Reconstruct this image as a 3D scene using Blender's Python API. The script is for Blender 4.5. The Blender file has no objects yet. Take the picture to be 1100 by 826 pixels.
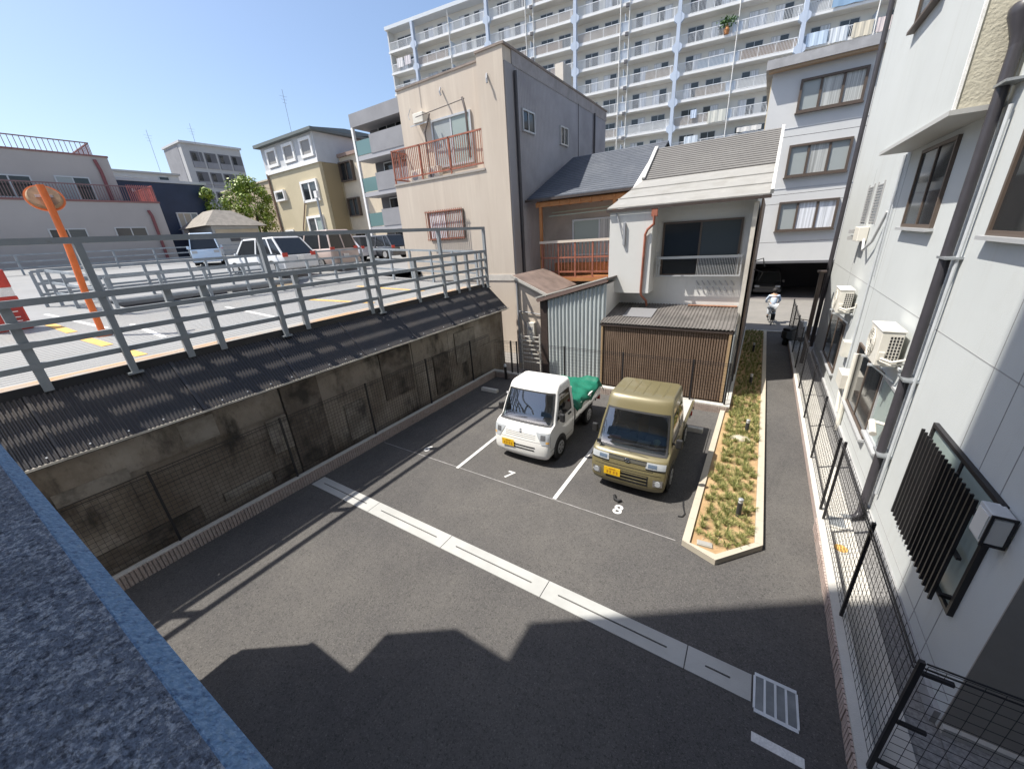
import bpy, math, random
from math import sin, cos, pi, radians, sqrt, atan2
from mathutils import Vector, Matrix
random.seed(7)
S = bpy.context.scene
C = S.collection

# ------------------------------------------------------------------ camera
cam_d = bpy.data.cameras.new('camera')
cam = bpy.data.objects.new('camera', cam_d); C.objects.link(cam)
cam_d.sensor_width = 36.0; cam_d.lens = 36.0 * 402.5 / 1100.0
cam_d.clip_start = 0.05; cam_d.clip_end = 2000
_y, _p, _r = -0.585858656, 0.374110454, 0.0672759707
fw = Vector((sin(_y)*cos(_p), cos(_y)*cos(_p), -sin(_p)))
rt = Vector((cos(_y), -sin(_y), 0)); dn = fw.cross(rt)
r2 = rt*cos(_r) + dn*sin(_r); d2 = dn*cos(_r) - rt*sin(_r)
m3 = Matrix((r2, -d2, -fw)).transposed()
cam.matrix_world = Matrix.Translation((0, 0, 5.0)) @ m3.to_4x4()
S.camera = cam

# ------------------------------------------------------------------ sky, sun, exposure
SUN_DIR = Vector((0.47, 0.32, -1.0)).normalized()
W = bpy.data.worlds.new('World'); S.world = W; W.use_nodes = True
wn = W.node_tree.nodes; wl = W.node_tree.links
sky = wn.new('ShaderNodeTexSky'); sky.sky_type = 'NISHITA'; sky.sun_disc = False
sky.sun_elevation = math.asin(-SUN_DIR.z); sky.sun_rotation = atan2(-SUN_DIR.x, -SUN_DIR.y)
sky.air_density = 1.0; sky.dust_density = 1.8; sky.ozone_density = 2.2; sky.altitude = 0
wl.new(sky.outputs[0], wn['Background'].inputs[0]); wn['Background'].inputs[1].default_value = 0.13
sd = bpy.data.lights.new('sun', 'SUN'); sd.energy = 5.0; sd.angle = radians(0.53); sd.color = (1.0, 0.955, 0.87)
so = bpy.data.objects.new('sun', sd); C.objects.link(so)
so.rotation_mode = 'QUATERNION'; so.rotation_quaternion = SUN_DIR.to_track_quat('-Z', 'Y'); so.location = (-20, -15, 40)
vs = S.view_settings; vs.view_transform = 'Standard'; vs.look = 'None'; vs.exposure = 0.66; vs.gamma = 1.0
vs.use_curve_mapping = False

# ------------------------------------------------------------------ materials
MATS = {}
def mat(name, col, rough=0.7, metal=0.0, var=0.0, scale=2.0, col2=None, bump=0.0, bscale=40.0, stretch=(1,1,1), detail=6, spec=None, alpha=None, trans=None, ramp=(0.35, 0.65), fine=0.0, fscale=60):
    if name in MATS: return MATS[name]
    m = bpy.data.materials.new(name); m.use_nodes = True
    nt = m.node_tree; N = nt.nodes; L = nt.links; b = N['Principled BSDF']
    b.inputs['Base Color'].default_value = (*col, 1); b.inputs['Roughness'].default_value = rough
    b.inputs['Metallic'].default_value = metal
    if spec is not None: b.inputs['Specular IOR Level'].default_value = spec
    if trans is not None: b.inputs['Transmission Weight'].default_value = trans
    if alpha is not None: b.inputs['Alpha'].default_value = alpha
    geo = N.new('ShaderNodeNewGeometry')
    if var > 0 or col2 or fine > 0:
        mp = N.new('ShaderNodeMapping'); L.new(geo.outputs['Position'], mp.inputs[0]); mp.inputs['Scale'].default_value = stretch
        nz = N.new('ShaderNodeTexNoise'); nz.inputs['Scale'].default_value = scale; nz.inputs['Detail'].default_value = detail; nz.inputs['Roughness'].default_value = 0.62
        L.new(mp.outputs[0], nz.inputs['Vector'])
        rp = N.new('ShaderNodeValToRGB'); L.new(nz.outputs['Fac'], rp.inputs[0])
        rp.color_ramp.elements[0].position = ramp[0]; rp.color_ramp.elements[1].position = ramp[1]
        ca = col2 if col2 else tuple(max(0, c*(1-var)) for c in col)
        cb = col if col2 else tuple(min(1, c*(1+var)) for c in col)
        rp.color_ramp.elements[0].color = (*ca, 1); rp.color_ramp.elements[1].color = (*cb, 1)
        out = rp.outputs[0]
        if fine > 0:
            n2 = N.new('ShaderNodeTexNoise'); n2.inputs['Scale'].default_value = fscale; n2.inputs['Detail'].default_value = 3
            L.new(geo.outputs['Position'], n2.inputs['Vector'])
            r3 = N.new('ShaderNodeMapRange'); L.new(n2.outputs['Fac'], r3.inputs[0])
            r3.inputs[1].default_value = 0.3; r3.inputs[2].default_value = 0.7; r3.inputs[3].default_value = 1-fine; r3.inputs[4].default_value = 1+fine
            mx = N.new('ShaderNodeVectorMath'); mx.operation = 'SCALE'; L.new(out, mx.inputs[0]); L.new(r3.outputs[0], mx.inputs['Scale'])
            out = mx.outputs[0]
        L.new(out, b.inputs['Base Color'])
    if bump > 0:
        n3 = N.new('ShaderNodeTexNoise'); n3.inputs['Scale'].default_value = bscale; n3.inputs['Detail'].default_value = 4
        L.new(geo.outputs['Position'], n3.inputs['Vector'])
        bp = N.new('ShaderNodeBump'); bp.inputs['Strength'].default_value = bump; bp.inputs['Distance'].default_value = 0.02
        L.new(n3.outputs['Fac'], bp.inputs['Height']); L.new(bp.outputs[0], b.inputs['Normal'])
    MATS[name] = m
    return m

def mix_layers(name, base, layers, rough=0.85, bump=0.3, bscale=80, spec=0.3):
    """base colour plus several noise layers: (colour, scale, low, high, stretch, strength)"""
    m = bpy.data.materials.new(name); m.use_nodes = True
    nt = m.node_tree; N = nt.nodes; L = nt.links; b = N['Principled BSDF']
    b.inputs['Roughness'].default_value = rough; b.inputs['Specular IOR Level'].default_value = spec
    geo = N.new('ShaderNodeNewGeometry')
    rgb = N.new('ShaderNodeRGB'); rgb.outputs[0].default_value = (*base, 1); cur = rgb.outputs[0]
    for i, (col, sc, lo, hi, st, k) in enumerate(layers):
        mp = N.new('ShaderNodeMapping'); L.new(geo.outputs['Position'], mp.inputs[0]); mp.inputs['Scale'].default_value = st[:3]
        if len(st) > 3: mp.vector_type = 'TEXTURE'; mp.inputs['Rotation'].default_value = (0, 0, radians(st[3])); mp.inputs['Scale'].default_value = tuple(1/q for q in st[:3])
        mp.inputs['Location'].default_value = (3.7*i, 1.9*i, 5.1*i)
        nz = N.new('ShaderNodeTexNoise'); nz.inputs['Scale'].default_value = sc; nz.inputs['Detail'].default_value = 7; nz.inputs['Roughness'].default_value = 0.65
        L.new(mp.outputs[0], nz.inputs['Vector'])
        mr = N.new('ShaderNodeMapRange'); L.new(nz.outputs['Fac'], mr.inputs[0])
        mr.inputs[1].default_value = lo; mr.inputs[2].default_value = hi; mr.inputs[3].default_value = 0; mr.inputs[4].default_value = k
        mx = N.new('ShaderNodeMix'); mx.data_type = 'RGBA'; L.new(mr.outputs[0], mx.inputs[0]); L.new(cur, mx.inputs[6]); mx.inputs[7].default_value = (*col, 1)
        cur = mx.outputs[2]
    L.new(cur, b.inputs['Base Color'])
    if bump > 0:
        n3 = N.new('ShaderNodeTexNoise'); n3.inputs['Scale'].default_value = bscale; n3.inputs['Detail'].default_value = 5
        L.new(geo.outputs['Position'], n3.inputs['Vector'])
        bp = N.new('ShaderNodeBump'); bp.inputs['Strength'].default_value = bump; bp.inputs['Distance'].default_value = 0.01
        L.new(n3.outputs['Fac'], bp.inputs['Height']); L.new(bp.outputs[0], b.inputs['Normal'])
    MATS[name] = m
    return m

ASPHALT = mix_layers('asphalt', (0.083, 0.079, 0.077), [((0.032, 0.031, 0.031), 2.3, 0.66, 0.74, (1,1,1), 0.7), ((0.125, 0.117, 0.108), 0.35, 0.42, 0.68, (1,1,1), 0.8), ((0.054, 0.051, 0.050), 0.9, 0.54, 0.76, (1,0.5,1), 0.5),
    ((0.15, 0.138, 0.125), 2.0, 0.62, 0.78, (0.10,1.9,1,35), 0.45), ((0.14, 0.13, 0.118), 2.2, 0.63, 0.8, (0.08,1.7,1,-62), 0.35), ((0.04, 0.039, 0.038), 1.6, 0.62, 0.77, (0.07,1.4,1,80), 0.45),
    ((0.12, 0.112, 0.103), 9, 0.5, 0.74, (1,1,1), 0.35), ((0.036, 0.035, 0.034), 16, 0.54, 0.74, (1,1,1), 0.35), ((0.028, 0.027, 0.026), 48, 0.5, 0.68, (1,1,1), 0.75), ((0.25, 0.235, 0.22), 75, 0.56, 0.70, (1,1,1), 0.65)], rough=0.9, bump=0.6, bscale=120, spec=0.2)
PATHASPH = mix_layers('path_asphalt', (0.15, 0.14, 0.131), [((0.205, 0.19, 0.178), 1.3, 0.4, 0.7, (1,1,1), 0.6), ((0.05, 0.05, 0.05), 90, 0.55, 0.72, (1,1,1), 0.6), ((0.24, 0.23, 0.22), 150, 0.6, 0.75, (1,1,1), 0.5)], rough=0.87, bump=0.6, bscale=160)
STREETM = mix_layers('street_asphalt', (0.2, 0.19, 0.175), [((0.26, 0.24, 0.22), 0.8, 0.4, 0.7, (1,1,1), 0.6), ((0.1, 0.1, 0.1), 80, 0.55, 0.72, (1,1,1), 0.4)], rough=0.9, bump=0.2)
GROUNDM = mix_layers('city_ground', (0.2, 0.19, 0.18), [((0.13, 0.125, 0.12), 0.3, 0.4, 0.7, (1,1,1), 0.8)], rough=0.95, bump=0)
OLDCON = mix_layers('stained_concrete', (0.25, 0.213, 0.172), [((0.40, 0.36, 0.31), 1.1, 0.5, 0.72, (1,1,0.7), 0.7), ((0.12, 0.094, 0.07), 0.9, 0.46, 0.66, (1,1,0.8), 0.8), ((0.03, 0.028, 0.025), 1.3, 0.54, 0.68, (1,1.3,0.55), 0.85),
    ((0.14, 0.11, 0.075), 1.6, 0.55, 0.75, (1,1.2,0.6), 0.5), ((0.05, 0.045, 0.04), 14, 0.55, 0.75, (1,1,0.5), 0.5)], rough=0.95, bump=0.5, bscale=30)
PALECON = mix_layers('pale_concrete', (0.52, 0.5, 0.46), [((0.4, 0.385, 0.355), 1.6, 0.4, 0.7, (1,1,1), 0.6), ((0.32, 0.3, 0.28), 30, 0.55, 0.75, (1,1,1), 0.35)], rough=0.88, bump=0.3, bscale=90)
DRAINCON = mix_layers('drain_concrete', (0.40, 0.40, 0.385), [((0.30, 0.298, 0.283), 1.5, 0.4, 0.7, (1,1,1), 0.6), ((0.25, 0.24, 0.22), 60, 0.58, 0.75, (1,1,1), 0.4)], rough=0.88, bump=0.3, bscale=120)
KERBCON = mix_layers('planter_concrete', (0.44, 0.395, 0.32), [((0.38, 0.335, 0.265), 2.5, 0.4, 0.7, (1,1,1), 0.6), ((0.3, 0.27, 0.22), 50, 0.58, 0.78, (1,1,1), 0.4)], rough=0.9, bump=0.3, bscale=90)
BLOCK = mix_layers('split_block', (0.36, 0.29, 0.255), [((0.42, 0.36, 0.32), 5, 0.45, 0.7, (1,1,1), 0.7), ((0.17, 0.14, 0.125), 18, 0.5, 0.7, (1,1,1), 0.7)], rough=0.95, bump=0.9, bscale=60)
SOIL = mix_layers('dry_soil', (0.36, 0.235, 0.125), [((0.5, 0.36, 0.2), 3, 0.42, 0.7, (1,1,1), 0.7), ((0.2, 0.125, 0.06), 25, 0.5, 0.75, (1,1,1), 0.6)], rough=1.0, bump=0.9, bscale=50)
DECKM = mix_layers('deck_sheet', (0.245, 0.247, 0.248), [((0.18, 0.18, 0.178), 0.5, 0.42, 0.7, (1,1,1), 0.6), ((0.34, 0.27, 0.20), 0.9, 0.58, 0.8, (0.4,2,1), 0.5)], rough=0.6, bump=0.1)
RUST = mix_layers('rusty_edge', (0.48, 0.25, 0.11), [((0.55, 0.45, 0.33), 2, 0.45, 0.65, (1,1,1), 0.8), ((0.2, 0.09, 0.04), 8, 0.5, 0.7, (1,1,1), 0.7)], rough=0.85)
SKIRT = mix_layers('dark_sheet', (0.046, 0.044, 0.046), [((0.085, 0.072, 0.062), 0.8, 0.45, 0.7, (1,1,1), 0.7), ((0.035, 0.032, 0.032), 3, 0.5, 0.75, (1,1,1), 0.6)], rough=0.34, bump=0, spec=0.5)
BEIGE = mix_layers('beige_render', (0.53, 0.465, 0.395), [((0.47, 0.40, 0.335), 0.5, 0.4, 0.7, (1,1,0.5), 0.6), ((0.64, 0.57, 0.48), 1.2, 0.5, 0.75, (3,3,0.15), 0.5), ((0.40, 0.33, 0.27), 1.6, 0.56, 0.8, (3,3,0.2), 0.5)], rough=0.92, bump=0.15, bscale=40)
GREYCORR = mat('grey_corrugated', (0.36, 0.35, 0.375), 0.55, var=0.15, scale=0.6, col2=None)
WHITEWALL = mix_layers('white_panel_wall', (0.525, 0.545, 0.54), [((0.475, 0.495, 0.49), 0.6, 0.4, 0.7, (1,1,1), 0.6), ((0.40, 0.39, 0.36), 2, 0.55, 0.78, (3,3,0.12), 0.35), ((0.36, 0.35, 0.32), 0.5, 0.56, 0.8, (1,1,1), 0.25)], rough=0.8, bump=0.25, bscale=70)
ROUGHBEIGE = mix_layers('rough_beige', (0.52, 0.49, 0.40), [((0.45, 0.42, 0.34), 12, 0.4, 0.7, (1,1,1), 0.6)], rough=0.95, bump=1.0, bscale=28)
GREYBROWN = mat('grey_brown_panel', (0.30, 0.275, 0.245), 0.85, var=0.1, scale=1)
HOUSEWHITE = mix_layers('white_render', (0.62, 0.615, 0.595), [((0.58, 0.57, 0.545), 0.8, 0.45, 0.72, (1,1,1), 0.5), ((0.45, 0.44, 0.42), 1.8, 0.58, 0.8, (2.5,2.5,0.2), 0.4)], rough=0.9, bump=0.3, bscale=50)
BLUEWHITE = mix_layers('pale_blue_wall', (0.62, 0.625, 0.625), [((0.56, 0.565, 0.57), 0.7, 0.4, 0.7, (1,1,1), 0.6)], rough=0.8, bump=0.1)
SLATE = mix_layers('slate_roof', (0.085, 0.095, 0.115), [((0.13, 0.14, 0.16), 1.5, 0.45, 0.7, (1,1,1), 0.6), ((0.05, 0.055, 0.065), 8, 0.5, 0.7, (1,1,1), 0.5)], rough=0.75)
SHINGLE = mix_layers('grey_shingle', (0.155, 0.15, 0.147), [((0.195, 0.19, 0.185), 1.5, 0.45, 0.7, (1,1,1), 0.6), ((0.18, 0.17, 0.16), 9, 0.5, 0.7, (1,1,1), 0.5)], rough=0.85)
PALESHEET = mix_layers('pale_roof_sheet', (0.27, 0.265, 0.255), [((0.21, 0.2, 0.18), 1.3, 0.45, 0.7, (1,1,1), 0.7), ((0.37, 0.36, 0.34), 2.5, 0.5, 0.75, (1,2,1), 0.5)], rough=0.7)
BROWNSLAT = mix_layers('brown_slat', (0.17, 0.118, 0.085), [((0.25, 0.18, 0.13), 2, 0.45, 0.7, (1,1,0.4), 0.7), ((0.12, 0.075, 0.05), 6, 0.5, 0.75, (1,1,0.3), 0.6)], rough=0.75)
BLUECORR = mix_layers('pale_blue_sheet', (0.44, 0.475, 0.475), [((0.34, 0.375, 0.375), 1.0, 0.45, 0.7, (2,2,0.4), 0.6), ((0.60, 0.68, 0.68), 2, 0.55, 0.8, (3,3,0.2), 0.5)], rough=0.5)
WOOD = mix_layers('orange_wood', (0.42, 0.19, 0.075), [((0.30, 0.12, 0.05), 3, 0.45, 0.7, (1,1,1), 0.6)], rough=0.7)
REDBROWN = mat('red_brown_paint', (0.30, 0.105, 0.065), 0.6, var=0.25, scale=4)
REDPINK = mat('faded_red_paint', (0.42, 0.13, 0.12), 0.6, var=0.2, scale=4)
APTWHITE = mix_layers('apartment_white', (0.70, 0.695, 0.67), [((0.62, 0.61, 0.58), 0.25, 0.4, 0.7, (1,1,1), 0.6)], rough=0.9, bump=0)
APTBLUE = mat('apartment_pale_blue', (0.49, 0.56, 0.67), 0.8, var=0.06, scale=0.5)
RAILWHITE = mat('railing_white', (0.80, 0.81, 0.82), 0.5)
PANELBLUE = mat('partition_pale_blue', (0.52, 0.60, 0.70), 0.6)
PINKWALL = mix_layers('pinkish_grey_render', (0.42, 0.385, 0.365), [((0.48, 0.445, 0.42), 0.4, 0.4, 0.7, (1,1,1), 0.6), ((0.38, 0.335, 0.32), 0.8, 0.55, 0.8, (1,2,0.2), 0.4)], rough=0.92, bump=0)
NAVY = mat('navy_sheet', (0.022, 0.036, 0.075), 0.5, var=0.15, scale=0.8)
CREAM = mix_layers('cream_tile', (0.52, 0.45, 0.31), [((0.45, 0.39, 0.26), 0.6, 0.4, 0.7, (1,1,1), 0.6)], rough=0.85, bump=0)
CREAM2 = mat('light_cream_wall', (0.58, 0.50, 0.385), 0.85, var=0.08, scale=0.8)
LGREY = mat('light_grey_wall', (0.52, 0.53, 0.54), 0.85, var=0.06, scale=0.8)
MGREY = mat('mid_grey_wall', (0.25, 0.25, 0.265), 0.8, var=0.08, scale=0.8)
DGREY = mat('dark_grey_wall', (0.12, 0.12, 0.13), 0.8, var=0.1, scale=0.8)
TANWALL = mat('tan_wall', (0.48, 0.39, 0.28), 0.9, var=0.1, scale=0.4)
TILEROOF = mat('pale_tile_roof', (0.24, 0.22, 0.195), 0.85, var=0.15, scale=3)
FARGREY = mat('far_grey_block', (0.42, 0.42, 0.42), 0.9, var=0.06, scale=0.2)
RAILGREY = mix_layers('blue_grey_paint', (0.23, 0.25, 0.265), [((0.32, 0.335, 0.345), 2, 0.45, 0.72, (1,1,1), 0.5), ((0.17, 0.12, 0.09), 6, 0.62, 0.75, (1,1,1), 0.5)], rough=0.6, bump=0)
GALV = mat('galvanised_steel', (0.36, 0.38, 0.40), 0.45, metal=0.6, var=0.15, scale=5)
LIGHTMETAL = mat('light_metal', (0.52, 0.54, 0.56), 0.5, metal=0.2, var=0.1, scale=4)
BLACKMETAL = mat('black_metal', (0.015, 0.014, 0.016), 0.5)
DARKBROWN = mat('dark_brown_metal', (0.055, 0.04, 0.035), 0.5, var=0.15, scale=5)
BRONZE = mat('bronze_frame', (0.10, 0.075, 0.06), 0.5)
ALU = mat('aluminium_frame', (0.50, 0.51, 0.52), 0.4, metal=0.3)
WHITEPAINT = mat('white_paint', (0.78, 0.77, 0.75), 0.6, var=0.08, scale=6, fine=0.12, fscale=70)
ROADWHITE = mat('road_paint', (0.60, 0.595, 0.58), 0.8, var=0.10, scale=5, fine=0.12, fscale=60)
THINLINE = mat('chalk_line', (0.30, 0.29, 0.285), 0.85, var=0.3, scale=7)
YELLOWROAD = mat('yellow_road_paint', (0.62, 0.36, 0.10), 0.8, var=0.2, scale=5)
GLASSD = mat('dark_glass', (0.018, 0.021, 0.024), 0.06, spec=0.6)
GLASSM = mat('grey_glass', (0.06, 0.07, 0.075), 0.08, spec=0.6)
GLASSG = mat('frosted_green_glass', (0.30, 0.36, 0.34), 0.25, spec=0.5)
GLASSL = mat('pale_frosted_glass', (0.34, 0.37, 0.37), 0.3, spec=0.5)
CURTAIN = mat('curtain_glass', (0.40, 0.41, 0.40), 0.25, var=0.35, scale=1.0, stretch=(14, 14, 0.2), ramp=(0.35, 0.6))
CURTAINW = mat('white_curtain_glass', (0.62, 0.64, 0.68), 0.25, var=0.3, scale=1.0, stretch=(11, 11, 0.2), ramp=(0.35, 0.6))
PLASTICW = mat('ivory_plastic', (0.66, 0.63, 0.56), 0.5, var=0.05, scale=5)
GREYPLASTIC = mat('grey_plastic', (0.30, 0.31, 0.33), 0.5)
PIPEDARK = mat('dark_pipe', (0.046, 0.043, 0.050), 0.4, var=0.1, scale=4)
TYRE = mat('tyre_rubber', (0.012, 0.012, 0.012), 0.85)
ORANGE = mat('orange_paint', (0.70, 0.16, 0.035), 0.5, var=0.12, scale=4)
REDP = mat('red_paint', (0.50, 0.05, 0.035), 0.5, var=0.15, scale=4)
SKIN = mat('skin', (0.45, 0.28, 0.19), 0.6)
COPING = mix_layers('rough_coping', (0.21, 0.245, 0.30), [((0.55, 0.58, 0.62), 130, 0.48, 0.60, (1,1,1), 0.9), ((0.05, 0.058, 0.08), 100, 0.52, 0.64, (1,1,1), 0.85), ((0.13, 0.14, 0.165), 7, 0.45, 0.7, (1,1,1), 0.5), ((0.33, 0.34, 0.36), 3, 0.58, 0.75, (1,1,1), 0.4)], rough=0.8, bump=1.0, bscale=170)  # blue cast of sky light on the shaded coping is mixed into this colour
COPINGEDGE = mix_layers('coping_edge', (0.19, 0.32, 0.48), [((0.32, 0.46, 0.62), 160, 0.46, 0.60, (1,1,1), 0.8), ((0.06, 0.11, 0.21), 120, 0.52, 0.66, (1,1,1), 0.8)], rough=0.75, bump=1.0, bscale=150)  # stronger blue here: sky light on the edge painted into the colour

# ------------------------------------------------------------------ mesh building
class MB:
    def __init__(s): s.v = []; s.f = []
    def quad(s, a, b, c, d):
        n = len(s.v); s.v += [tuple(a), tuple(b), tuple(c), tuple(d)]; s.f.append((n, n+1, n+2, n+3)); return s
    def poly(s, pts):
        n = len(s.v); s.v += [tuple(p) for p in pts]; s.f.append(tuple(range(n, n+len(pts)))); return s
    def box(s, x0, x1, y0, y1, z0, z1):
        if x0 > x1: x0, x1 = x1, x0
        if y0 > y1: y0, y1 = y1, y0
        if z0 > z1: z0, z1 = z1, z0
        n = len(s.v)
        s.v += [(x0,y0,z0),(x1,y0,z0),(x1,y1,z0),(x0,y1,z0),(x0,y0,z1),(x1,y0,z1),(x1,y1,z1),(x0,y1,z1)]
        s.f += [(n,n+3,n+2,n+1),(n+4,n+5,n+6,n+7),(n,n+1,n+5,n+4),(n+1,n+2,n+6,n+5),(n+2,n+3,n+7,n+6),(n+3,n,n+4,n+7)]
        return s
    def hexa(s, b, t):
        n = len(s.v); s.v += [tuple(p) for p in b] + [tuple(p) for p in t]
        s.f += [(n,n+3,n+2,n+1),(n+4,n+5,n+6,n+7),(n,n+1,n+5,n+4),(n+1,n+2,n+6,n+5),(n+2,n+3,n+7,n+6),(n+3,n,n+4,n+7)]
        return s
    def bar(s, p, q, w, h, up=(0,0,1)):
        p = Vector(p); q = Vector(q); d = (q-p).normalized(); u = Vector(up)
        if abs(d.dot(u)) > 0.99: u = Vector((0,1,0))
        sx = d.cross(u).normalized()*w/2; sz = sx.cross(d).normalized()*h/2
        return s.hexa([p-sx-sz, p+sx-sz, q+sx-sz, q-sx-sz], [p-sx+sz, p+sx+sz, q+sx+sz, q-sx+sz])
    def tube(s, pts, r, n=8, caps=True):
        pts = [Vector(p) for p in pts]
        rs = r if isinstance(r, (list, tuple)) else [r]*len(pts)
        base = len(s.v); prev = None
        for i, p in enumerate(pts):
            d = (pts[min(i+1, len(pts)-1)] - pts[max(i-1, 0)]).normalized()
            u = prev if prev is not None else (Vector((0,0,1)) if abs(d.z) < 0.95 else Vector((1,0,0)))
            a = d.cross(u).normalized(); bb = a.cross(d).normalized(); prev = bb
            for k in range(n):
                t = 2*pi*k/n; s.v.append(tuple(p + a*cos(t)*rs[i] + bb*sin(t)*rs[i]))
        for i in range(len(pts)-1):
            for k in range(n):
                a = base+i*n+k; b = base+i*n+(k+1) % n
                s.f.append((a, b, b+n, a+n))
        if caps:
            s.f.append(tuple(base+k for k in reversed(range(n)))); s.f.append(tuple(base+(len(pts)-1)*n+k for k in range(n)))
        return s
    def prism(s, pts, ext):
        n = len(s.v); k = len(pts); e = Vector(ext)
        s.v += [tuple(p) for p in pts] + [tuple(Vector(p)+e) for p in pts]
        s.f.append(tuple(reversed(range(n, n+k)))); s.f.append(tuple(range(n+k, n+2*k)))
        for i in range(k):
            j = (i+1) % k; s.f.append((n+i, n+j, n+k+j, n+k+i))
        return s
    def loft(s, rings, closed=True, cap=True):
        n = len(s.v); k = len(rings[0])
        for r in rings: s.v += [tuple(p) for p in r]
        for i in range(len(rings)-1):
            for j in range(k if closed else k-1):
                a = n+i*k+j; b = n+i*k+(j+1) % k; s.f.append((a, b, b+k, a+k))
        if cap and closed:
            s.f.append(tuple(reversed(range(n, n+k)))); s.f.append(tuple(range(n+(len(rings)-1)*k, n+len(rings)*k)))
        return s
    def build(s, name, material, parent=None, smooth=False, bevel=0, loc=None):
        me = bpy.data.meshes.new(name); me.from_pydata(s.v, [], s.f); me.update()
        if isinstance(material, (list, tuple)):
            for q in material: me.materials.append(q)
        else: me.materials.append(material)
        o = bpy.data.objects.new(name, me); C.objects.link(o)
        if smooth:
            for p in me.polygons: p.use_smooth = True
            try: me.set_sharp_from_angle(angle=radians(40))
            except Exception: pass
        if parent is not None: o.parent = parent
        if loc: o.location = loc
        if bevel:
            b = o.modifiers.new('bevel', 'BEVEL'); b.width = bevel; b.segments = 2; b.limit_method = 'ANGLE'
        return o

def tag(o, label=None, cat=None, group=None, kind=None):
    if label: o['label'] = label
    if cat: o['category'] = cat
    if group: o['group'] = group
    if kind: o['kind'] = kind
    return o
def thing(name, label, cat, loc=(0,0,0), rz=0, group=None):
    o = bpy.data.objects.new(name, None); C.objects.link(o); o.location = loc; o.rotation_euler = (0,0,rz); o.empty_display_size = 0.2
    return tag(o, label, cat, group)
def kids(o): return [c for c in C.objects if c.parent == o]
def copy_tree(o, parent=None):
    c = o.copy(); C.objects.link(c)
    if parent is not None: c.parent = parent
    for ch in kids(o): copy_tree(ch, c)
    return c
def text_mesh(name, body, size, material, extrude=0.002, parent=None, loc=(0,0,0), rot=(0,0,0), shear=0, align='CENTER', bold=0.0):
    cu = bpy.data.curves.new(name, 'FONT'); cu.body = body; cu.size = size; cu.extrude = extrude; cu.align_x = align; cu.align_y = 'CENTER'; cu.shear = shear; cu.offset = bold
    tmp = bpy.data.objects.new(name, cu); C.objects.link(tmp)
    dg = bpy.context.evaluated_depsgraph_get(); me = bpy.data.meshes.new_from_object(tmp.evaluated_get(dg))
    bpy.data.objects.remove(tmp); bpy.data.curves.remove(cu)
    me.materials.clear(); me.materials.append(material)
    o = bpy.data.objects.new(name, me); C.objects.link(o); o.location = loc; o.rotation_euler = rot
    if parent is not None: o.parent = parent
    return o
def corr(m, o, u, v, n, depth, nrm, L):
    """corrugated sheet: from o, ridges spaced along u (n waves), running along v; nrm = out direction"""
    o, u, v, nrm = Vector(o), Vector(u), Vector(v), Vector(nrm)
    base = len(m.v); K = n*4
    for i in range(K+1):
        h = depth*(0, 1, 1, 0)[i % 4]
        p = o + u*(i/K) + nrm*h
        m.v.append(tuple(p)); m.v.append(tuple(p+v))
    for i in range(K):
        a = base+2*i; m.f.append((a, a+2, a+3, a+1))
    return m
# wall window: frame bars + panes in a plane.  axis 'y': wall plane y = c facing -Y (u = x);  axis 'x-': plane x = c facing -X (u = y); 'x+': facing +X
def window(parent, axis, c, u0, u1, z0, z1, frame=ALU, pane=GLASSD, n=2, fw_=0.06, d=0.06, sill=None, panes=None, grille=None, label=None):
    sg = {'y': -1, 'x-': -1, 'x+': 1}[axis]
    def bx(m, a0, a1, b0, b1, e0, e1):
        e0 = c + sg*e0; e1 = c + sg*e1
        if axis == 'y': m.box(a0, a1, e0, e1, b0, b1)
        else: m.box(e0, e1, a0, a1, b0, b1)
    f = MB()
    bx(f, u0, u1, z1-fw_, z1, -0.02, d); bx(f, u0, u1, z0, z0+fw_, -0.02, d)
    bx(f, u0, u0+fw_, z0+fw_, z1-fw_, -0.02, d); bx(f, u1-fw_, u1, z0+fw_, z1-fw_, -0.02, d)
    for k in range(1, n):
        x = u0 + (u1-u0)*k/n; bx(f, x-fw_*0.45, x+fw_*0.45, z0+fw_, z1-fw_, 0.0, d*0.7)
    fo = f.build('window', frame, parent)
    if label: fo['label'] = label
    ps = panes if panes else [pane]*n
    for k in range(n):
        a0 = u0 + (u1-u0)*k/n + fw_*0.5; a1 = u0 + (u1-u0)*(k+1)/n - fw_*0.5
        p = MB(); bx(p, a0, a1, z0+fw_*0.9, z1-fw_*0.9, -0.01, d*0.35 + 0.004*(k % 2)); p.build('pane', ps[k], fo)
    if sill:
        q = MB(); bx(q, u0-0.05, u1+0.05, z0-0.05, z0-0.002, -0.01, d+0.06); q.build('sill', sill, fo)
    if grille:
        q = MB(); k = int((u1-u0)/0.11)
        for i in range(k+1):
            x = u0 + (u1-u0)*i/k; bx(q, x-0.012, x+0.012, z0-0.06, z1+0.06, d+0.10, d+0.124)
        for zz in (z0, z1-0.03): bx(q, u0-0.04, u1+0.04, zz, zz+0.03, d+0.126, d+0.15)
        q.build('grille', grille, fo)
    return fo
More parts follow.
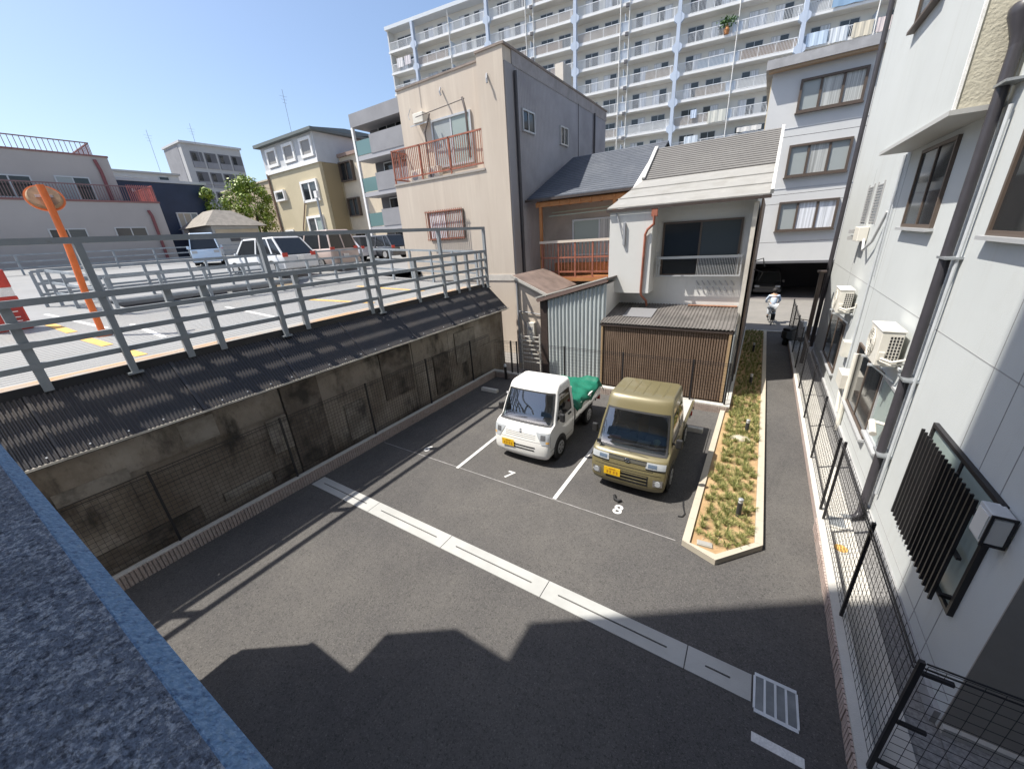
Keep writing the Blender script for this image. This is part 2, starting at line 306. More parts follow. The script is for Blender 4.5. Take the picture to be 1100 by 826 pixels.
def wall_with_holes(m, axis, c, th, u0, u1, z0, z1, holes):
    """wall slab facing -Y (axis y) / facing -X or +X, cut by rectangular holes (u0,u1,z0,z1)"""
    us = sorted(set([u0, u1] + [h for q in holes for h in q[:2]])); zs = sorted(set([z0, z1] + [h for q in holes for h in q[2:]]))
    for i in range(len(us)-1):
        run = None
        for j in range(len(zs)-1):
            um = (us[i]+us[i+1])/2; zm = (zs[j]+zs[j+1])/2
            hole = any(q[0] < um < q[1] and q[2] < zm < q[3] for q in holes)
            if not hole:
                if run is None: run = [zs[j], zs[j+1]]
                else: run[1] = zs[j+1]
            if hole or j == len(zs)-2:
                if run:
                    if axis == 'y': m.box(us[i], us[i+1], c, c+th, run[0], run[1])
                    else: m.box(c, c+th, us[i], us[i+1], run[0], run[1])
                run = None
    return m
# ================================================================== ground and lot
tag(MB().box(-300, 300, -200, 400, -1.2, -0.30).build('ground', GROUNDM), kind='structure')
tag(MB().prism([(-8.35, -9, -0.32), (1.46, -9, -0.32), (1.46, 21.3, -0.32), (0.6, 21.3, -0.32), (0.6, 11.3, -0.32), (-8.35, 11.3, -0.32)], (0, 0, 0.32)).build('parking_lot', ASPHALT), kind='structure')
tag(MB().box(-60, 60, 21.3, 36.5, -0.32, -0.01).build('road', STREETM), kind='structure')
tag(MB().box(0.0, 1.5, 21.3, 21.42, -0.2, 0.06).build('kerb', PALECON), kind='structure')
tag(MB().box(1.58, 2.02, 3.1, 21.2, -0.32, -0.08).box(1.58, 9.0, 2.0, 3.1, -0.32, -0.085).build('alley_pavement', PALECON), kind='structure')
tag(MB().box(2.02, 2.32, 3.12, 21.2, -0.32, -0.14).box(2.3, 12.0, 3.1, 4.24, -0.32, -0.11).build('alley_gravel', mat('alley_gravel', (0.21, 0.205, 0.20), 0.95, var=0.3, scale=30)), kind='structure')

# long concrete drain with slots
dr = thing('drain_channel', 'long pale concrete slot drain laid across the asphalt lot', 'drain', (-8.0, 3.62, 0))
seg = 1.98; x = 0.0; i = 0
while x < 8.62:
    w = min(seg, 8.62 - x)
    m = MB(); a, b = x+0.006, x+w-0.006
    m.box(a, b, -0.16, -0.012, -0.05, 0.012); m.box(a, b, 0.012, 0.16, -0.05, 0.012)
    e = min(0.22, w*0.3)
    m.box(a, a+e, -0.012, 0.012, -0.05, 0.012); m.box(b-e, b, -0.012, 0.012, -0.05, 0.012)
    m.build('channel_block', DRAINCON, dr); x += seg; i += 1
MB().box(0.0, 8.62, -0.155, 0.155, -0.06, -0.03).build('channel_bottom', BLACKMETAL, dr)
g = thing('drain_grate', 'galvanised steel grate closing the end of the slot drain', 'grate', (0.845, 3.6, 0))
m = MB()
for y in (-0.21, 0.21): m.box(-0.2, 0.2, y-0.02, y+0.02, -0.03, 0.016)
for x in (-0.2, -0.1, 0.0, 0.1, 0.2): m.box(x-0.011, x+0.011, -0.19, 0.19, -0.03, 0.015)
m.build('grate_frame', LIGHTMETAL, g)
m = MB()
for k in range(39): m.box(-0.189, 0.189, -0.187+k*0.0098, -0.183+k*0.0098, -0.03, 0.009)
m.build('grate_bars', GALV, g)
MB().box(-0.2, 0.2, -0.2, 0.2, -0.1, -0.06).build('sump', BLACKMETAL, g)

# paint
def paint(name, x0, x1, y0, y1, label, material=ROADWHITE, cat='marking', z=0.004):
    m = MB(); m.box(x0, x1, y0, y1, -0.01, z); return tag(m.build(name, material), label, cat)
paint('stall_line', -5.42, -5.34, 5.52, 11.0, 'white parking line between the white truck and the empty stall')
paint('stall_line', -2.90, -2.82, 5.58, 11.0, 'white parking line between the white truck and the khaki truck')
paint('stall_line', 0.63, 1.08, 3.07, 3.165, 'short white parking line in the shade just below the steel grate')
paint('thin_line', -8.0, -0.55, 5.55, 5.563, 'thin chalk line across the front of the numbered stalls', THINLINE)
for n, x, lab in (('6', -6.65, 'white painted number 6 at the edge of the wall shadow'), ('7', -4.13, 'white painted number 7 in front of the white truck'), ('8', -1.64, 'white painted number 8 in front of the khaki truck')):
    o = text_mesh('stall_number', n, 0.36, ROADWHITE, extrude=0.002, loc=(x, 5.85, 0.003), align='CENTER', bold=0.006); tag(o, lab, 'number')

# wheel stops
def stop(x, y, lab):
    t = thing('wheel_stop', lab, 'wheel stop', (x, y, 0), group='wheel stops in the stalls')
    m = MB(); m.prism([(-0.33, -0.085, 0), (-0.33, 0.085, 0), (-0.33, 0.06, 0.115), (-0.33, -0.06, 0.115)], (0.66, 0, 0)); m.build('stop_block', PALECON, t, bevel=0.012)
    q = MB()
    for dx in (-0.2, 0.2): q.tube([(dx, 0, 0.11), (dx, 0, 0.12)], 0.018, 8)
    q.build('anchor_bolt', GALV, t)
stop(-7.42, 9.75, 'white concrete wheel stop in the empty shaded stall')
stop(-0.97, 9.7, 'pale wheel stop beside the rear wheel of the khaki truck')

# low split block walls with concrete top
def ribs(m, p, q, nrm, z0, z1, step=0.058):
    p = Vector(p); q = Vector(q); L = (q-p).length; u = (q-p)/L; nv = Vector(nrm)
    k = int(L/step)
    for i in range(k):
        if i % 7 == 3: pass
        a = p + u*(i*step + 0.006); b = p + u*((i+1)*step - 0.006); d = 0.018 + 0.009*random.random()
        m.hexa([a+Vector((0,0,z0)), b+Vector((0,0,z0)), b+nv*d+Vector((0,0,z0)), a+nv*d+Vector((0,0,z0))], [a+Vector((0,0,z1)), b+Vector((0,0,z1)), b+nv*d+Vector((0,0,z1)), a+nv*d+Vector((0,0,z1))])
    return m
t = thing('block_wall', 'low ribbed block wall along the foot of the stained concrete wall', 'low wall', (0, 0, 0))
MB().box(-8.24, -8.09, -2.0, 11.05, -0.3, 0.25).build('block_core', BLOCK, t)
ribs(MB(), (-8.09, -2.0, 0), (-8.09, 11.05, 0), (1,0,0), -0.02, 0.248).build('ribbed_face', BLOCK, t)
MB().box(-8.20, -8.088, -2.0, 11.06, 0.25, 0.27).build('wall_cap', PALECON, t)
t = thing('block_wall', 'low ribbed block wall across the back of the stalls behind both trucks', 'low wall', (0, 0, 0))
MB().box(-8.24, -0.17, 11.09, 11.24, -0.3, 0.2).box(-0.32, -0.17, 11.24, 21.2, -0.3, 0.2).build('block_core', BLOCK, t)
ribs(MB(), (-8.05, 11.09, 0), (-0.17, 11.09, 0), (0,-1,0), -0.02, 0.195).build('ribbed_face', BLOCK, t)
MB().box(-8.245, -0.165, 11.075, 11.255, 0.2, 0.24).box(-0.325, -0.165, 11.255, 21.2, 0.2, 0.24).build('wall_cap', PALECON, t)
t = thing('block_wall', 'low pinkish ribbed block wall between the path and the white building', 'low wall', (0, 0, 0))
BLK2 = mix_layers('pink_block', (0.42, 0.33, 0.29), [((0.52, 0.44, 0.40), 5, 0.45, 0.7, (1,1,1), 0.7), ((0.26, 0.2, 0.175), 20, 0.5, 0.7, (1,1,1), 0.6)], rough=0.95, bump=0.8, bscale=60)
MB().box(1.445, 1.585, 3.17, 7.0, -0.3, 0.21).box(1.46, 1.585, 7.0, 21.3, -0.3, 0.16).box(1.585, 9.0, 3.17, 3.31, -0.3, 0.21).box(1.445, 1.585, -3, 3.17, -0.3, 0.21).build('block_core', BLK2, t)
ribs(MB(), (1.445, -3.0, 0), (1.445, 7.0, 0), (-1,0,0), -0.02, 0.205).build('ribbed_face', BLK2, t)
MB().box(1.44, 1.59, -3.0, 7.0, 0.21, 0.235).box(1.455, 1.59, 7.0, 21.3, 0.16, 0.185).box(1.59, 9.0, 3.165, 3.315, 0.21, 0.235).build('wall_cap', PALECON, t)

# mesh fences
def mesh_fence(label, p, q, z0, z1, posts, step=0.1, r=0.0016, post=0.04, material=BLACKMETAL, arms=None, hstep=0.1):
    p = Vector((*p, 0)); q = Vector((*q, 0)); L = (q-p).length; u = (q-p)/L
    t = thing('mesh_fence', label, 'fence', (0, 0, 0))
    m = MB(); k = int(round(L/step)); ax = abs(u.x) > abs(u.y)
    for i in range(k+1):
        a = p + u*(L*i/k)
        m.box(a.x-r, a.x+r, a.y-r, a.y+r, z0+0.05, z1-0.01)
    n = int(round((z1-z0-0.06)/hstep))
    for j in range(n+1):
        z = z0+0.05 + (z1-z0-0.06)*j/n; a, b = p, q; rr = r*1.2
        if ax: m.box(a.x, b.x, a.y-rr, a.y+rr, z-rr, z+rr)
        else: m.box(a.x-rr, a.x+rr, a.y, b.y, z-rr, z+rr)
    # rolled top and bottom beams of the panel
    for z in (z1-0.02, z1-0.075):
        nrm = Vector((-u.y, u.x, 0))*0.03
        m.bar(p+nrm+Vector((0,0,z)), q+nrm+Vector((0,0,z)), 0.010, 0.010)
    m.build('mesh_panel', material, t)
    for d in posts:
        a = p + u*d
        MB().box(a.x-post/2, a.x+post/2, a.y-post/2, a.y+post/2, z0-0.02, z1+0.02).build('post', material, t)
    if arms:
        w = MB()
        for d in posts:
            for z in (z0+0.15, (z0+z1)/2, z1-0.1):
                a = p + u*(d); w.bar(a+u*0.02+Vector((0,0,z)), a+u*0.2+Vector((0,0,z)), 0.03, 0.03)
        w.build('clamp', material, t)
    return t
mesh_fence('black wire mesh fence standing in front of the stained concrete wall', (-8.17, -2.0), (-8.17, 11.0), 0.27, 1.72, [0.94 + 2.18*k for k in range(6)], post=0.036, r=0.002, step=0.08, hstep=0.08)
mesh_fence('black wire mesh fence behind the two parked trucks', (-8.1, 11.165), (-0.25, 11.165), 0.24, 1.45, [0.75, 1.0, 2.9, 4.9, 6.9, 7.8], post=0.045)
mesh_fence('black wire mesh fence on the house side of the planting strip', (-0.245, 11.2), (-0.245, 21.1), 0.24, 1.6, [2.0, 4.0, 6.0, 8.0, 9.85], post=0.05)
mesh_fence('black wire mesh fence below the black window lattice of the white building', (1.52, 3.24), (1.52, 7.0), 0.235, 1.7, [1.72, 3.72], post=0.034)
mesh_fence('far black wire mesh fence along the path towards the road', (1.52, 7.25), (1.52, 21.2), 0.185, 1.6, [0.05, 1.9, 4.0, 6.2, 8.2, 10.2, 12.2, 13.9], post=0.036)
mesh_fence('black wire mesh fence turning the corner in front of the grey brown end wall', (1.56, 3.24), (8.9, 3.24), 0.235, 1.7, [-0.04, 1.95, 3.95], arms=True, post=0.034)

# planting strip
t = thing('planter_kerb', 'pale concrete kerb with pointed end round the planting strip', 'kerb', (0, 0, 0))
out = [(-0.45, 5.44), (0.07, 5.31), (0.69, 5.92), (0.69, 21.2), (0.57, 21.2), (0.57, 6.0), (0.05, 5.47), (-0.31, 5.56), (-0.18, 11.05), (-0.31, 11.05), (-0.36, 11.05)]
def kerb_run(a, b, w, nrm):
    m = MB(); a = Vector((*a, 0)); b = Vector((*b, 0)); n = Vector((*nrm, 0))*w
    L = (b-a).length; k = max(1, int(L/0.6)); 
    for i in range(k):
        p = a + (b-a)*(i/k) ; q = a + (b-a)*((i+1)/k); g_ = (b-a).normalized()*0.002
        p = p+g_ if i > 0 else p; q = q-g_ if i < k-1 else q
        m.hexa([p+Vector((0,0,-.1)), q+Vector((0,0,-.1)), q+n+Vector((0,0,-.1)), p+n+Vector((0,0,-.1))], [p+Vector((0,0,.11)), q+Vector((0,0,.11)), q+n+Vector((0,0,.11)), p+n+Vector((0,0,.11))])
    m.build('kerb_stone', KERBCON, t)
kerb_run((0.69, 5.99), (0.69, 21.2), 0.115, (-1, 0))
kerb_run((-0.445, 5.50), (-0.37, 11.06), 0.115, (1, 0))
m = MB()
tip = [(-0.445, 5.497), (0.07, 5.30), (0.69, 5.985), (0.575, 5.985), (0.06, 5.43), (-0.33, 5.497)]
m.prism([(x, y, -0.1) for x, y in tip], (0, 0, 0.211)); m.build('kerb_stone', KERBCON, t)
tag(MB().prism([(-0.335, 5.51, -0.1), (0.055, 5.44, -0.1), (0.574, 5.99, -0.1), (0.574, 21.2, -0.1), (-0.16, 21.2, -0.1), (-0.16, 11.06, -0.1), (-0.26, 11.06, -0.1)], (0, 0, 0.16)).build('soil', SOIL), kind='structure')

# grass tufts (one mass)
GR1 = bpy.data.materials.new('grass_blades'); GR1.use_nodes = True
_nt = GR1.node_tree; _oi = _nt.nodes.new('ShaderNodeNewGeometry'); _rp = _nt.nodes.new('ShaderNodeValToRGB')
_nt.links.new(_oi.outputs['Random Per Island'], _rp.inputs[0]); _nt.links.new(_rp.outputs[0], _nt.nodes['Principled BSDF'].inputs['Base Color'])
_rp.color_ramp.elements[0].color = (0.075, 0.11, 0.025, 1); _rp.color_ramp.elements[1].color = (0.46, 0.40, 0.17, 1)
_e = _rp.color_ramp.elements.new(0.55); _e.color = (0.22, 0.225, 0.065, 1)
_nt.nodes['Principled BSDF'].inputs['Roughness'].default_value = 0.7
def inside(x, y):
    if y < 6.0: return -0.28 < x < 0.5 and y > 5.52 + max(0, (x-0.05))*0.95
    return (-0.24 + (0.02*(y-5.5)) if y < 11 else -0.13) < x < 0.53
m = MB(); rg = random.Random(3)
yy = 5.6; row = 0
while yy < 21:
    for k in range(6):
        x = -0.25 + 0.155*k + rg.uniform(-0.06, 0.06) + (0.09 if row % 2 else 0); y = yy + rg.uniform(-0.07, 0.07)
        if not inside(x, y) or rg.random() < (0.16 if y < 7.2 else 0.04): continue
        if -0.25 < x < 0.06 and 5.5 < y < 5.72: continue
        hgt = rg.uniform(0.08, 0.17)*(1.0 if y > 6.3 else 0.9)
        nb = int(rg.uniform(60, 95)) if y < 9 else (50 if y < 12 else 26)
        for b in range(nb):
            a = rg.uniform(0, 2*pi); ln = rg.uniform(0.03, 0.14); h = hgt*rg.uniform(0.5, 1.1); w = 0.0032 if y < 9 else 0.0045
            px, py = x + cos(a)*0.015, y + sin(a)*0.015
            ex, ey = x + cos(a)*ln, y + sin(a)*ln; sx, sy = -sin(a)*w, cos(a)*w
            mx_, my_ = (px*0.45+ex*0.55), (py*0.45+ey*0.55)
            n = len(m.v)
            m.v += [(px-sx, py-sy, 0.05), (px+sx, py+sy, 0.05), (mx_+sx, my_+sy, 0.06+h*0.75), (mx_-sx, my_-sy, 0.06+h*0.75), (ex, ey, 0.06+h*rg.uniform(0.6, 1.0))]
            m.f += [(n, n+1, n+2, n+3), (n+3, n+2, n+4)]
    yy += 0.125; row += 1
tag(m.build('grass', GR1), 'tufts of dry green grass growing in the sandy planting strip', 'grass', kind='stuff')
# dry clods and pebbles
m = MB(); 
for k in range(420):
    x = rg.uniform(-0.3, 0.55); y = 5.5 + 8*rg.random()**1.5
    if inside(x, y):
        s_ = rg.uniform(0.006, 0.02); m.loft([[(x+cos(a)*s_, y+sin(a)*s_, 0.055) for a in (0, 1.2, 2.5, 3.8, 5.0)], [(x+cos(a)*s_*0.6, y+sin(a)*s_*0.6, 0.06+s_*0.8) for a in (0, 1.2, 2.5, 3.8, 5.0)]])
tag(m.build('pebbles', mat('pebble', (0.36, 0.28, 0.19), 0.95, var=0.3, scale=8)), 'scattered clods and pebbles on the sandy soil', 'pebbles', kind='stuff')

def bollard(x, y, lab):
    t = thing('bollard_light', lab, 'bollard light', (x, y, 0.06), group='bollard lights in the planting strip')
    MB().tube([(0,0,-0.06), (0,0,0.0), (0,0,0.30)], 0.042, 16).build('pole', mat('bollard_dark', (0.035, 0.035, 0.038), 0.45), t, smooth=True)
    MB().tube([(0,0,0.30), (0,0,0.345)], 0.038, 16).build('lens', mat('bollard_lens', (0.55, 0.55, 0.53), 0.3), t, smooth=True)
    MB().tube([(0,0,0.345), (0,0,0.37), (0,0,0.378)], [0.044, 0.044, 0.036], 16).build('cap', mat('bollard_cap', (0.42, 0.42, 0.42), 0.4, metal=0.5), t, smooth=True)
bollard(0.31, 6.62, 'dark bollard light standing near the pointed end of the planter')
bollard(0.30, 10.0, 'dark bollard light just behind the flat pale stone')
bollard(0.27, 13.5, 'dark bollard light at the start of the shaded grass')
bollard(0.24, 17.4, 'dark bollard light standing in the shade near the road')
m = MB(); rings = []
for z, r in ((0.0, 0.17), (0.045, 0.165), (0.07, 0.13), (0.075, 0.05)):
    rings.append([(cos(a*2*pi/14)*r*(1.25+0.1*sin(a*2)), sin(a*2*pi/14)*r*(0.8+0.06*cos(3*a)), z) for a in range(14)])
m.loft(rings); tag(m.build('flat_stone', KERBCON, smooth=True, loc=(0.2, 9.6, 0.06)), 'flat pale stone in front of the second bollard light', 'stone')
t = thing('valve_box', 'small grey utility box lid at the pointed end of the planter', 'utility box', (-0.1, 5.61, 0.06), 0.1)
MB().box(-0.13, 0.1, -0.05, 0.06, -0.05, 0.03).build('lid', mat('dull_lid', (0.34,0.325,0.29), 0.85), t, bevel=0.006)
MB().box(-0.11, 0.08, -0.035, 0.045, 0.03, 0.036).build('lid_plate', mat('dull_plate', (0.3,0.29,0.27), 0.8), t)
# ================================================================== left: stained wall, dark sheet skirt, roof parking deck
t = thing('concrete_wall', 'tall stained concrete retaining wall below the raised parking deck', 'wall')
m = MB(); m.box(-8.9, -8.42, -4.0, 11.6, -0.3, 2.34); m.box(-8.9, -8.42, 11.6, 12.3, -0.3, 2.34); m.build('wall_face', OLDCON, t)
m = MB()
for y in (3.55, 7.4): m.box(-8.42, -8.413, y-0.012, y+0.012, 0.0, 2.32)
m.box(-8.42, -8.415, -4, 12.3, 1.285, 1.295)
m.build('formwork_joint', mat('dark_joint', (0.07, 0.06, 0.05), 0.95), t)
m = MB()
for (y0, y1, z0, z1, d) in ((-1, 0.9, 0.9, 1.7, .012), (1.25, 3.4, 1.45, 2.3, .010), (4.2, 6.5, 0.3, 2.2, .014), (9.0, 10.7, .3, 2.25, .012)): m.box(-8.42, -8.42+d, y0, y1, z0, z1)
m.box(-8.42, -8.38, -4, 3.5, 1.75, 2.33); m.build('wall_panel', OLDCON, t)
LIGHTPATCH = mix_layers('light_patch_concrete', (0.29, 0.26, 0.22), [((0.17, 0.145, 0.118), 2.2, 0.40, 0.60, (1,1,1), 0.9), ((0.05, 0.045, 0.04), 1.6, 0.55, 0.7, (1,1,1), 0.8)], rough=0.95, bump=0.4, bscale=30)
DARKPATCH = mix_layers('dark_patch_concrete', (0.12, 0.098, 0.078), [((0.2, 0.17, 0.14), 2.5, 0.45, 0.65, (1,1,1), 0.7), ((0.03, 0.028, 0.025), 1.8, 0.5, 0.66, (1,1,1), 0.8)], rough=0.95, bump=0.4, bscale=30)
for (y0, y1, z0, z1, mt) in ((0.1, 0.95, 1.62, 1.86, LIGHTPATCH), (1.75, 2.3, 1.8, 2.25, LIGHTPATCH), (3.1, 3.52, 0.9, 1.7, LIGHTPATCH), (2.0, 2.9, 0.42, 0.6, LIGHTPATCH), (4.9, 5.5, 0.3, 1.3, LIGHTPATCH), (-0.5, 1.6, 0.3, 0.6, DARKPATCH), (2.95, 3.4, 0.27, 0.5, DARKPATCH), (3.56, 4.4, 0.28, 2.3, DARKPATCH), (6.2, 7.3, 0.9, 2.28, DARKPATCH), (8.2, 8.9, 0.3, 1.6, DARKPATCH), (9.3, 10.4, 1.0, 2.1, LIGHTPATCH)):
    MB().box(-8.43, -8.376 + random.random()*0.006, y0, y1, z0, z1).build('wall_patch', mt, t)

t = thing('sheet_skirt', 'sloping dark corrugated metal skirt between stained wall and parking deck', 'metal roof')
P0 = Vector((-8.12, -4.0, 2.435)); P1 = Vector((-8.99, -4.0, 3.24)); sl = P1-P0; nrm = Vector((sl.z, 0, -sl.x)).normalized()
yb = [-4.0, -1.35, 0.4, 2.15, 3.9, 5.65, 7.4, 9.15, 10.9, 12.3]
for a, b in zip(yb[:-1], yb[1:]):
    m = MB(); corr(m, (P0.x, a+0.008, P0.z), (0, b-a-0.016, 0), sl*0.985, int((b-a)/0.056), 0.02, nrm, 0); m.build('roof_sheet', SKIRT, t)
MB().bar((-8.105, -4.0, 2.42), (-8.105, 12.35, 2.42), 0.03, 0.035).build('edge_strip', mat('edge_strip', (0.55, 0.50, 0.42), 0.6, var=0.25, scale=3), t)
m = MB(); m.hexa([(-8.16, -4, 2.37), (-8.16, 12.3, 2.37), (-9.05, 12.3, 3.12), (-9.05, -4, 3.12)], [(-8.16, -4, 2.40), (-8.16, 12.3, 2.40), (-9.05, 12.3, 3.15), (-9.05, -4, 3.15)]); m.build('backing', BLACKMETAL, t)
m = MB()
for y in yb[1:-1]: m.bar(P0+Vector((0, 4+y, 0))+nrm*0.024, P1+Vector((0, 4+y, 0))+nrm*0.024, 0.03, 0.008, up=nrm)
m.build('seam', SKIRT, t)
q = MB(); rg = random.Random(5)
for k in range(37):
    p = P0 + Vector((0, 0.3+k*0.44, 0)) + sl*0.06 + nrm*0.026; q.tube([p, p+nrm*0.012], 0.012, 6)
q.build('screw', LIGHTMETAL, t)

DS = 0.06
def dz(x): return 3.30 + DS*(-9.0 - x)
t = thing('parking_deck', 'pale raised roof parking deck with worn yellow paint behind the railing', 'parking deck')
def dslab(m, x0, x1, y0, y1, top=0.0, th=0.2):
    m.hexa([(x0,y0,dz(x0)+top-th),(x1,y0,dz(x1)+top-th),(x1,y1,dz(x1)+top-th),(x0,y1,dz(x0)+top-th)], [(x0,y0,dz(x0)+top),(x1,y0,dz(x1)+top),(x1,y1,dz(x1)+top),(x0,y1,dz(x0)+top)])
m = MB(); HX0, HX1, HY0, HY1 = -18.2, -15.2, 3.4, 10.2
dslab(m, HX1, -9.12, -9, 12.3); dslab(m, -38.0, HX0, -9, 24); dslab(m, HX0, HX1, -9, HY0); dslab(m, HX0, HX1, HY1, 24); dslab(m, HX1, -16.2, 12.3, 24)
m.build('deck_slab', DECKM, t)
m = MB(); dslab(m, -9.55, -9.12, -9, 12.3, 0.006, 0.01); m.build('rust_stain', mix_layers('rust_stain', (0.30, 0.285, 0.265), [((0.40, 0.25, 0.13), 1.6, 0.42, 0.62, (1,0.5,1), 0.9), ((0.36, 0.16, 0.06), 5, 0.56, 0.72, (1,0.3,1), 0.8)], rough=0.8, bump=0), t)
m = MB(); m.hexa([(-9.12, -9, 3.0), (-9.0, -9, 3.0), (-9.0, 12.3, 3.0), (-9.12, 12.3, 3.0)], [(-9.12, -9, 3.325), (-9.0, -9, 3.33), (-9.0, 12.3, 3.33), (-9.12, 12.3, 3.325)]); m.build('deck_edge', RUST, t)
MB().box(-8.998, -8.965, -9, 12.3, 3.18, 3.375).build('sun_block_bar', BLACKMETAL, t)  # added dark bar: blocks sun to narrow the skirt's lit band, fills the gap
m = MB()
for k in range(60):
    x = -9.4 - k*0.155
    if x > -15: dslab(m, x-0.012, x+0.012, -6, 12.2, 0.006, 0.01)
m.build('deck_rib', mat('deck_rib', (0.46, 0.45, 0.43), 0.6), t)
m = MB()
for (ax_, ay, bx_, by) in ((-15.4, 1.65, -13.4, 1.75), (-12.7, 1.72, -11.2, 1.85), (-10.6, 1.9, -9.7, 1.98), (-12.6, 6.9, -10.0, 7.6), (-13.4, 9.6, -10.2, 10.0), (-13.0, -1.2, -10.0, -1.0)):
    w = 0.09; m.hexa([(ax_,ay-w,dz(ax_)+.004),(bx_,by-w,dz(bx_)+.004),(bx_,by+w,dz(bx_)+.004),(ax_,ay+w,dz(ax_)+.004)], [(ax_,ay-w,dz(ax_)+.01),(bx_,by-w,dz(bx_)+.01),(bx_,by+w,dz(bx_)+.01),(ax_,ay+w,dz(ax_)+.01)])
m.build('yellow_marking', YELLOWROAD, t)
m = MB()
for (ax_, ay, bx_, by) in ((-13.2, 2.75, -10.9, 2.7), (-13.5, 5.0, -10.4, 5.0), (-17.0, 1.9, -13.2, 2.3)):
    w = 0.05; m.hexa([(ax_,ay-w,dz(ax_)+.004),(bx_,by-w,dz(bx_)+.004),(bx_,by+w,dz(bx_)+.004),(ax_,ay+w,dz(ax_)+.004)], [(ax_,ay-w,dz(ax_)+.01),(bx_,by-w,dz(bx_)+.01),(bx_,by+w,dz(bx_)+.01),(ax_,ay+w,dz(ax_)+.01)])
m.build('white_marking', ROADWHITE, t)
# ramp going down through the opening
m = MB(); m.hexa([(HX0, HY0, 0.9), (HX1, HY0, 0.9), (HX1, HY1, 3.3), (HX0, HY1, 3.3)], [(HX0, HY0, 1.1), (HX1, HY0, 1.1), (HX1, HY1, dz(HX1)-0.05), (HX0, HY1, dz(HX0)-0.05)]); m.build('ramp', mat('ramp_grey', (0.2, 0.2, 0.2), 0.9), t)
m = MB()
for x in (-37.5, -28, -19, -10.2):
    for y in (-6, 3, 12): m.box(x-0.15, x+0.15, y-0.15, y+0.15, -0.3, dz(x)-0.2)
m.build('deck_column', MGREY, t)

def railing_rail(m, x, y0, y1, z, h=0.085, w=0.05): m.box(x-w/2, x+w/2, y0, y1, z-h/2, z+h/2)
t = thing('deck_railing', 'blue grey steel railing with high top rail along the deck edge', 'railing')
m = MB(); railing_rail(m, -8.92, -3.0, 12.25, 5.37, 0.09, 0.09); m.build('top_rail', RAILGREY, t)
for z in (3.64, 3.96, 4.26, 4.56):
    m = MB(); railing_rail(m, {3.64: -8.97, 3.96: -8.945}.get(z, -8.90), -3.0, 12.2, z, 0.085 if z < 4.5 else 0.10, 0.08 if z < 4.5 else 0.09); m.build('guard_rail', RAILGREY, t)
for y in (-1.0, 1.65, 4.29, 7.03, 9.74, 12.2):
    m = MB(); m.box(-8.968, -8.872, y-0.045, y+0.045, 3.24, 5.33); m.box(-9.06, -8.86, y-0.1, y+0.1, 3.21, 3.245); m.build('tall_post', RAILGREY, t)
for y in (-1.6, 0.66, 2.5, 3.05, 4.85, 6.74, 8.57, 10.5, 11.1, 11.95):
    m = MB(); m.prism([(-9.04, y-0.055, 3.25), (-9.04, y+0.055, 3.25), (-8.938, y+0.055, 3.25), (-8.938, y-0.055, 3.25)], (0, 0, 1.28)); m.prism([(-9.05, y-0.09, 3.25), (-9.05, y+0.09, 3.25), (-9.05, y+0.02, 3.5), (-9.05, y-0.02, 3.5)], (0.02, 0, 0)); m.build('short_post', RAILGREY, t)

def guard(label, x0, y0, x1, y1, posts, h=1.05, mat_=RAILGREY):
    t = thing('guard_rail', label, 'guard rail')
    for f in (0.36, 0.66, 1.0):
        m = MB(); m.bar((x0, y0, dz(x0)+h*f), (x1, y1, dz(x1)+h*f), 0.05, 0.075); m.build('rail', mat_, t)
    for k in range(posts+1):
        a = k/posts; x = x0+(x1-x0)*a; y = y0+(y1-y0)*a
        MB().box(x-0.04, x+0.04, y-0.04, y+0.04, dz(x)-0.02, dz(x)+h).build('post', mat_, t)
RG2 = mat('pale_blue_grey_paint', (0.27, 0.30, 0.325), 0.55, var=0.2, scale=3)
guard('grey guard rail on the near side of the ramp opening', -15.0, 3.0, -15.0, 11.0, 7, 1.0, RG2)
guard('grey guard rail on the far side of the ramp opening', -18.6, 2.2, -18.6, 14.0, 9, 1.05, RG2)
guard('short grey guard rail closing the end of the ramp opening', -15.2, 2.9, -18.5, 2.5, 3, 1.05, RG2)
guard('grey guard rail beside the parked cars on the deck', -19.9, 2.5, -19.9, 15.0, 8, 1.0, RG2)
guard('grey guard rail across the deck near the beige building', -14.6, 11.5, -9.3, 12.1, 5, 1.25, RG2)
guard('far grey guard rail in front of the pinkish building', -33.0, -2, -33.0, 15.0, 9, 1.0, RG2)

# orange traffic mirror seen from behind
t = thing('traffic_mirror', 'orange curved pole carrying a round traffic mirror seen from behind', 'traffic mirror', (-12.33, 2.05, 3.5))
MB().tube([(0,0,0), (0.0,0.02,0.9), (0.0,0.09,1.95), (0.0,0.10,2.6), (0.0,0.09,3.05)], 0.06, 12).tube([(0,0,0), (0,0,0.03)], 0.14, 10).build('pole', ORANGE, t, smooth=True)
m = MB(); n_ = Vector((-0.82, 0.12, -0.42)).normalized(); ux = n_.cross(Vector((0,0,1))).normalized(); uy = ux.cross(n_).normalized(); cc = Vector((-0.14, 0.10, 2.86))
def disc(m, c, r0, r1, d0, d1, n=28): 
    m.loft([[c+n_*d0+(ux*cos(2*pi*k/n)+uy*sin(2*pi*k/n))*r0 for k in range(n)], [c+n_*d1+(ux*cos(2*pi*k/n)+uy*sin(2*pi*k/n))*r1 for k in range(n)]])
disc(m, cc, 0.22, 0.255, 0.0, 0.07); m.build('mirror_back', mat('mirror_back_tan', (0.33, 0.22, 0.13), 0.6, var=0.3, scale=6), t, smooth=True)
m = MB(); disc(m, cc, 0.28, 0.28, 0.06, 0.09); m.build('mirror_rim', ORANGE, t, smooth=True)
m = MB(); disc(m, cc, 0.26, 0.25, 0.085, 0.1); m.build('mirror_face', mat('mirror_chrome', (0.7,0.7,0.7), 0.05, metal=1), t)
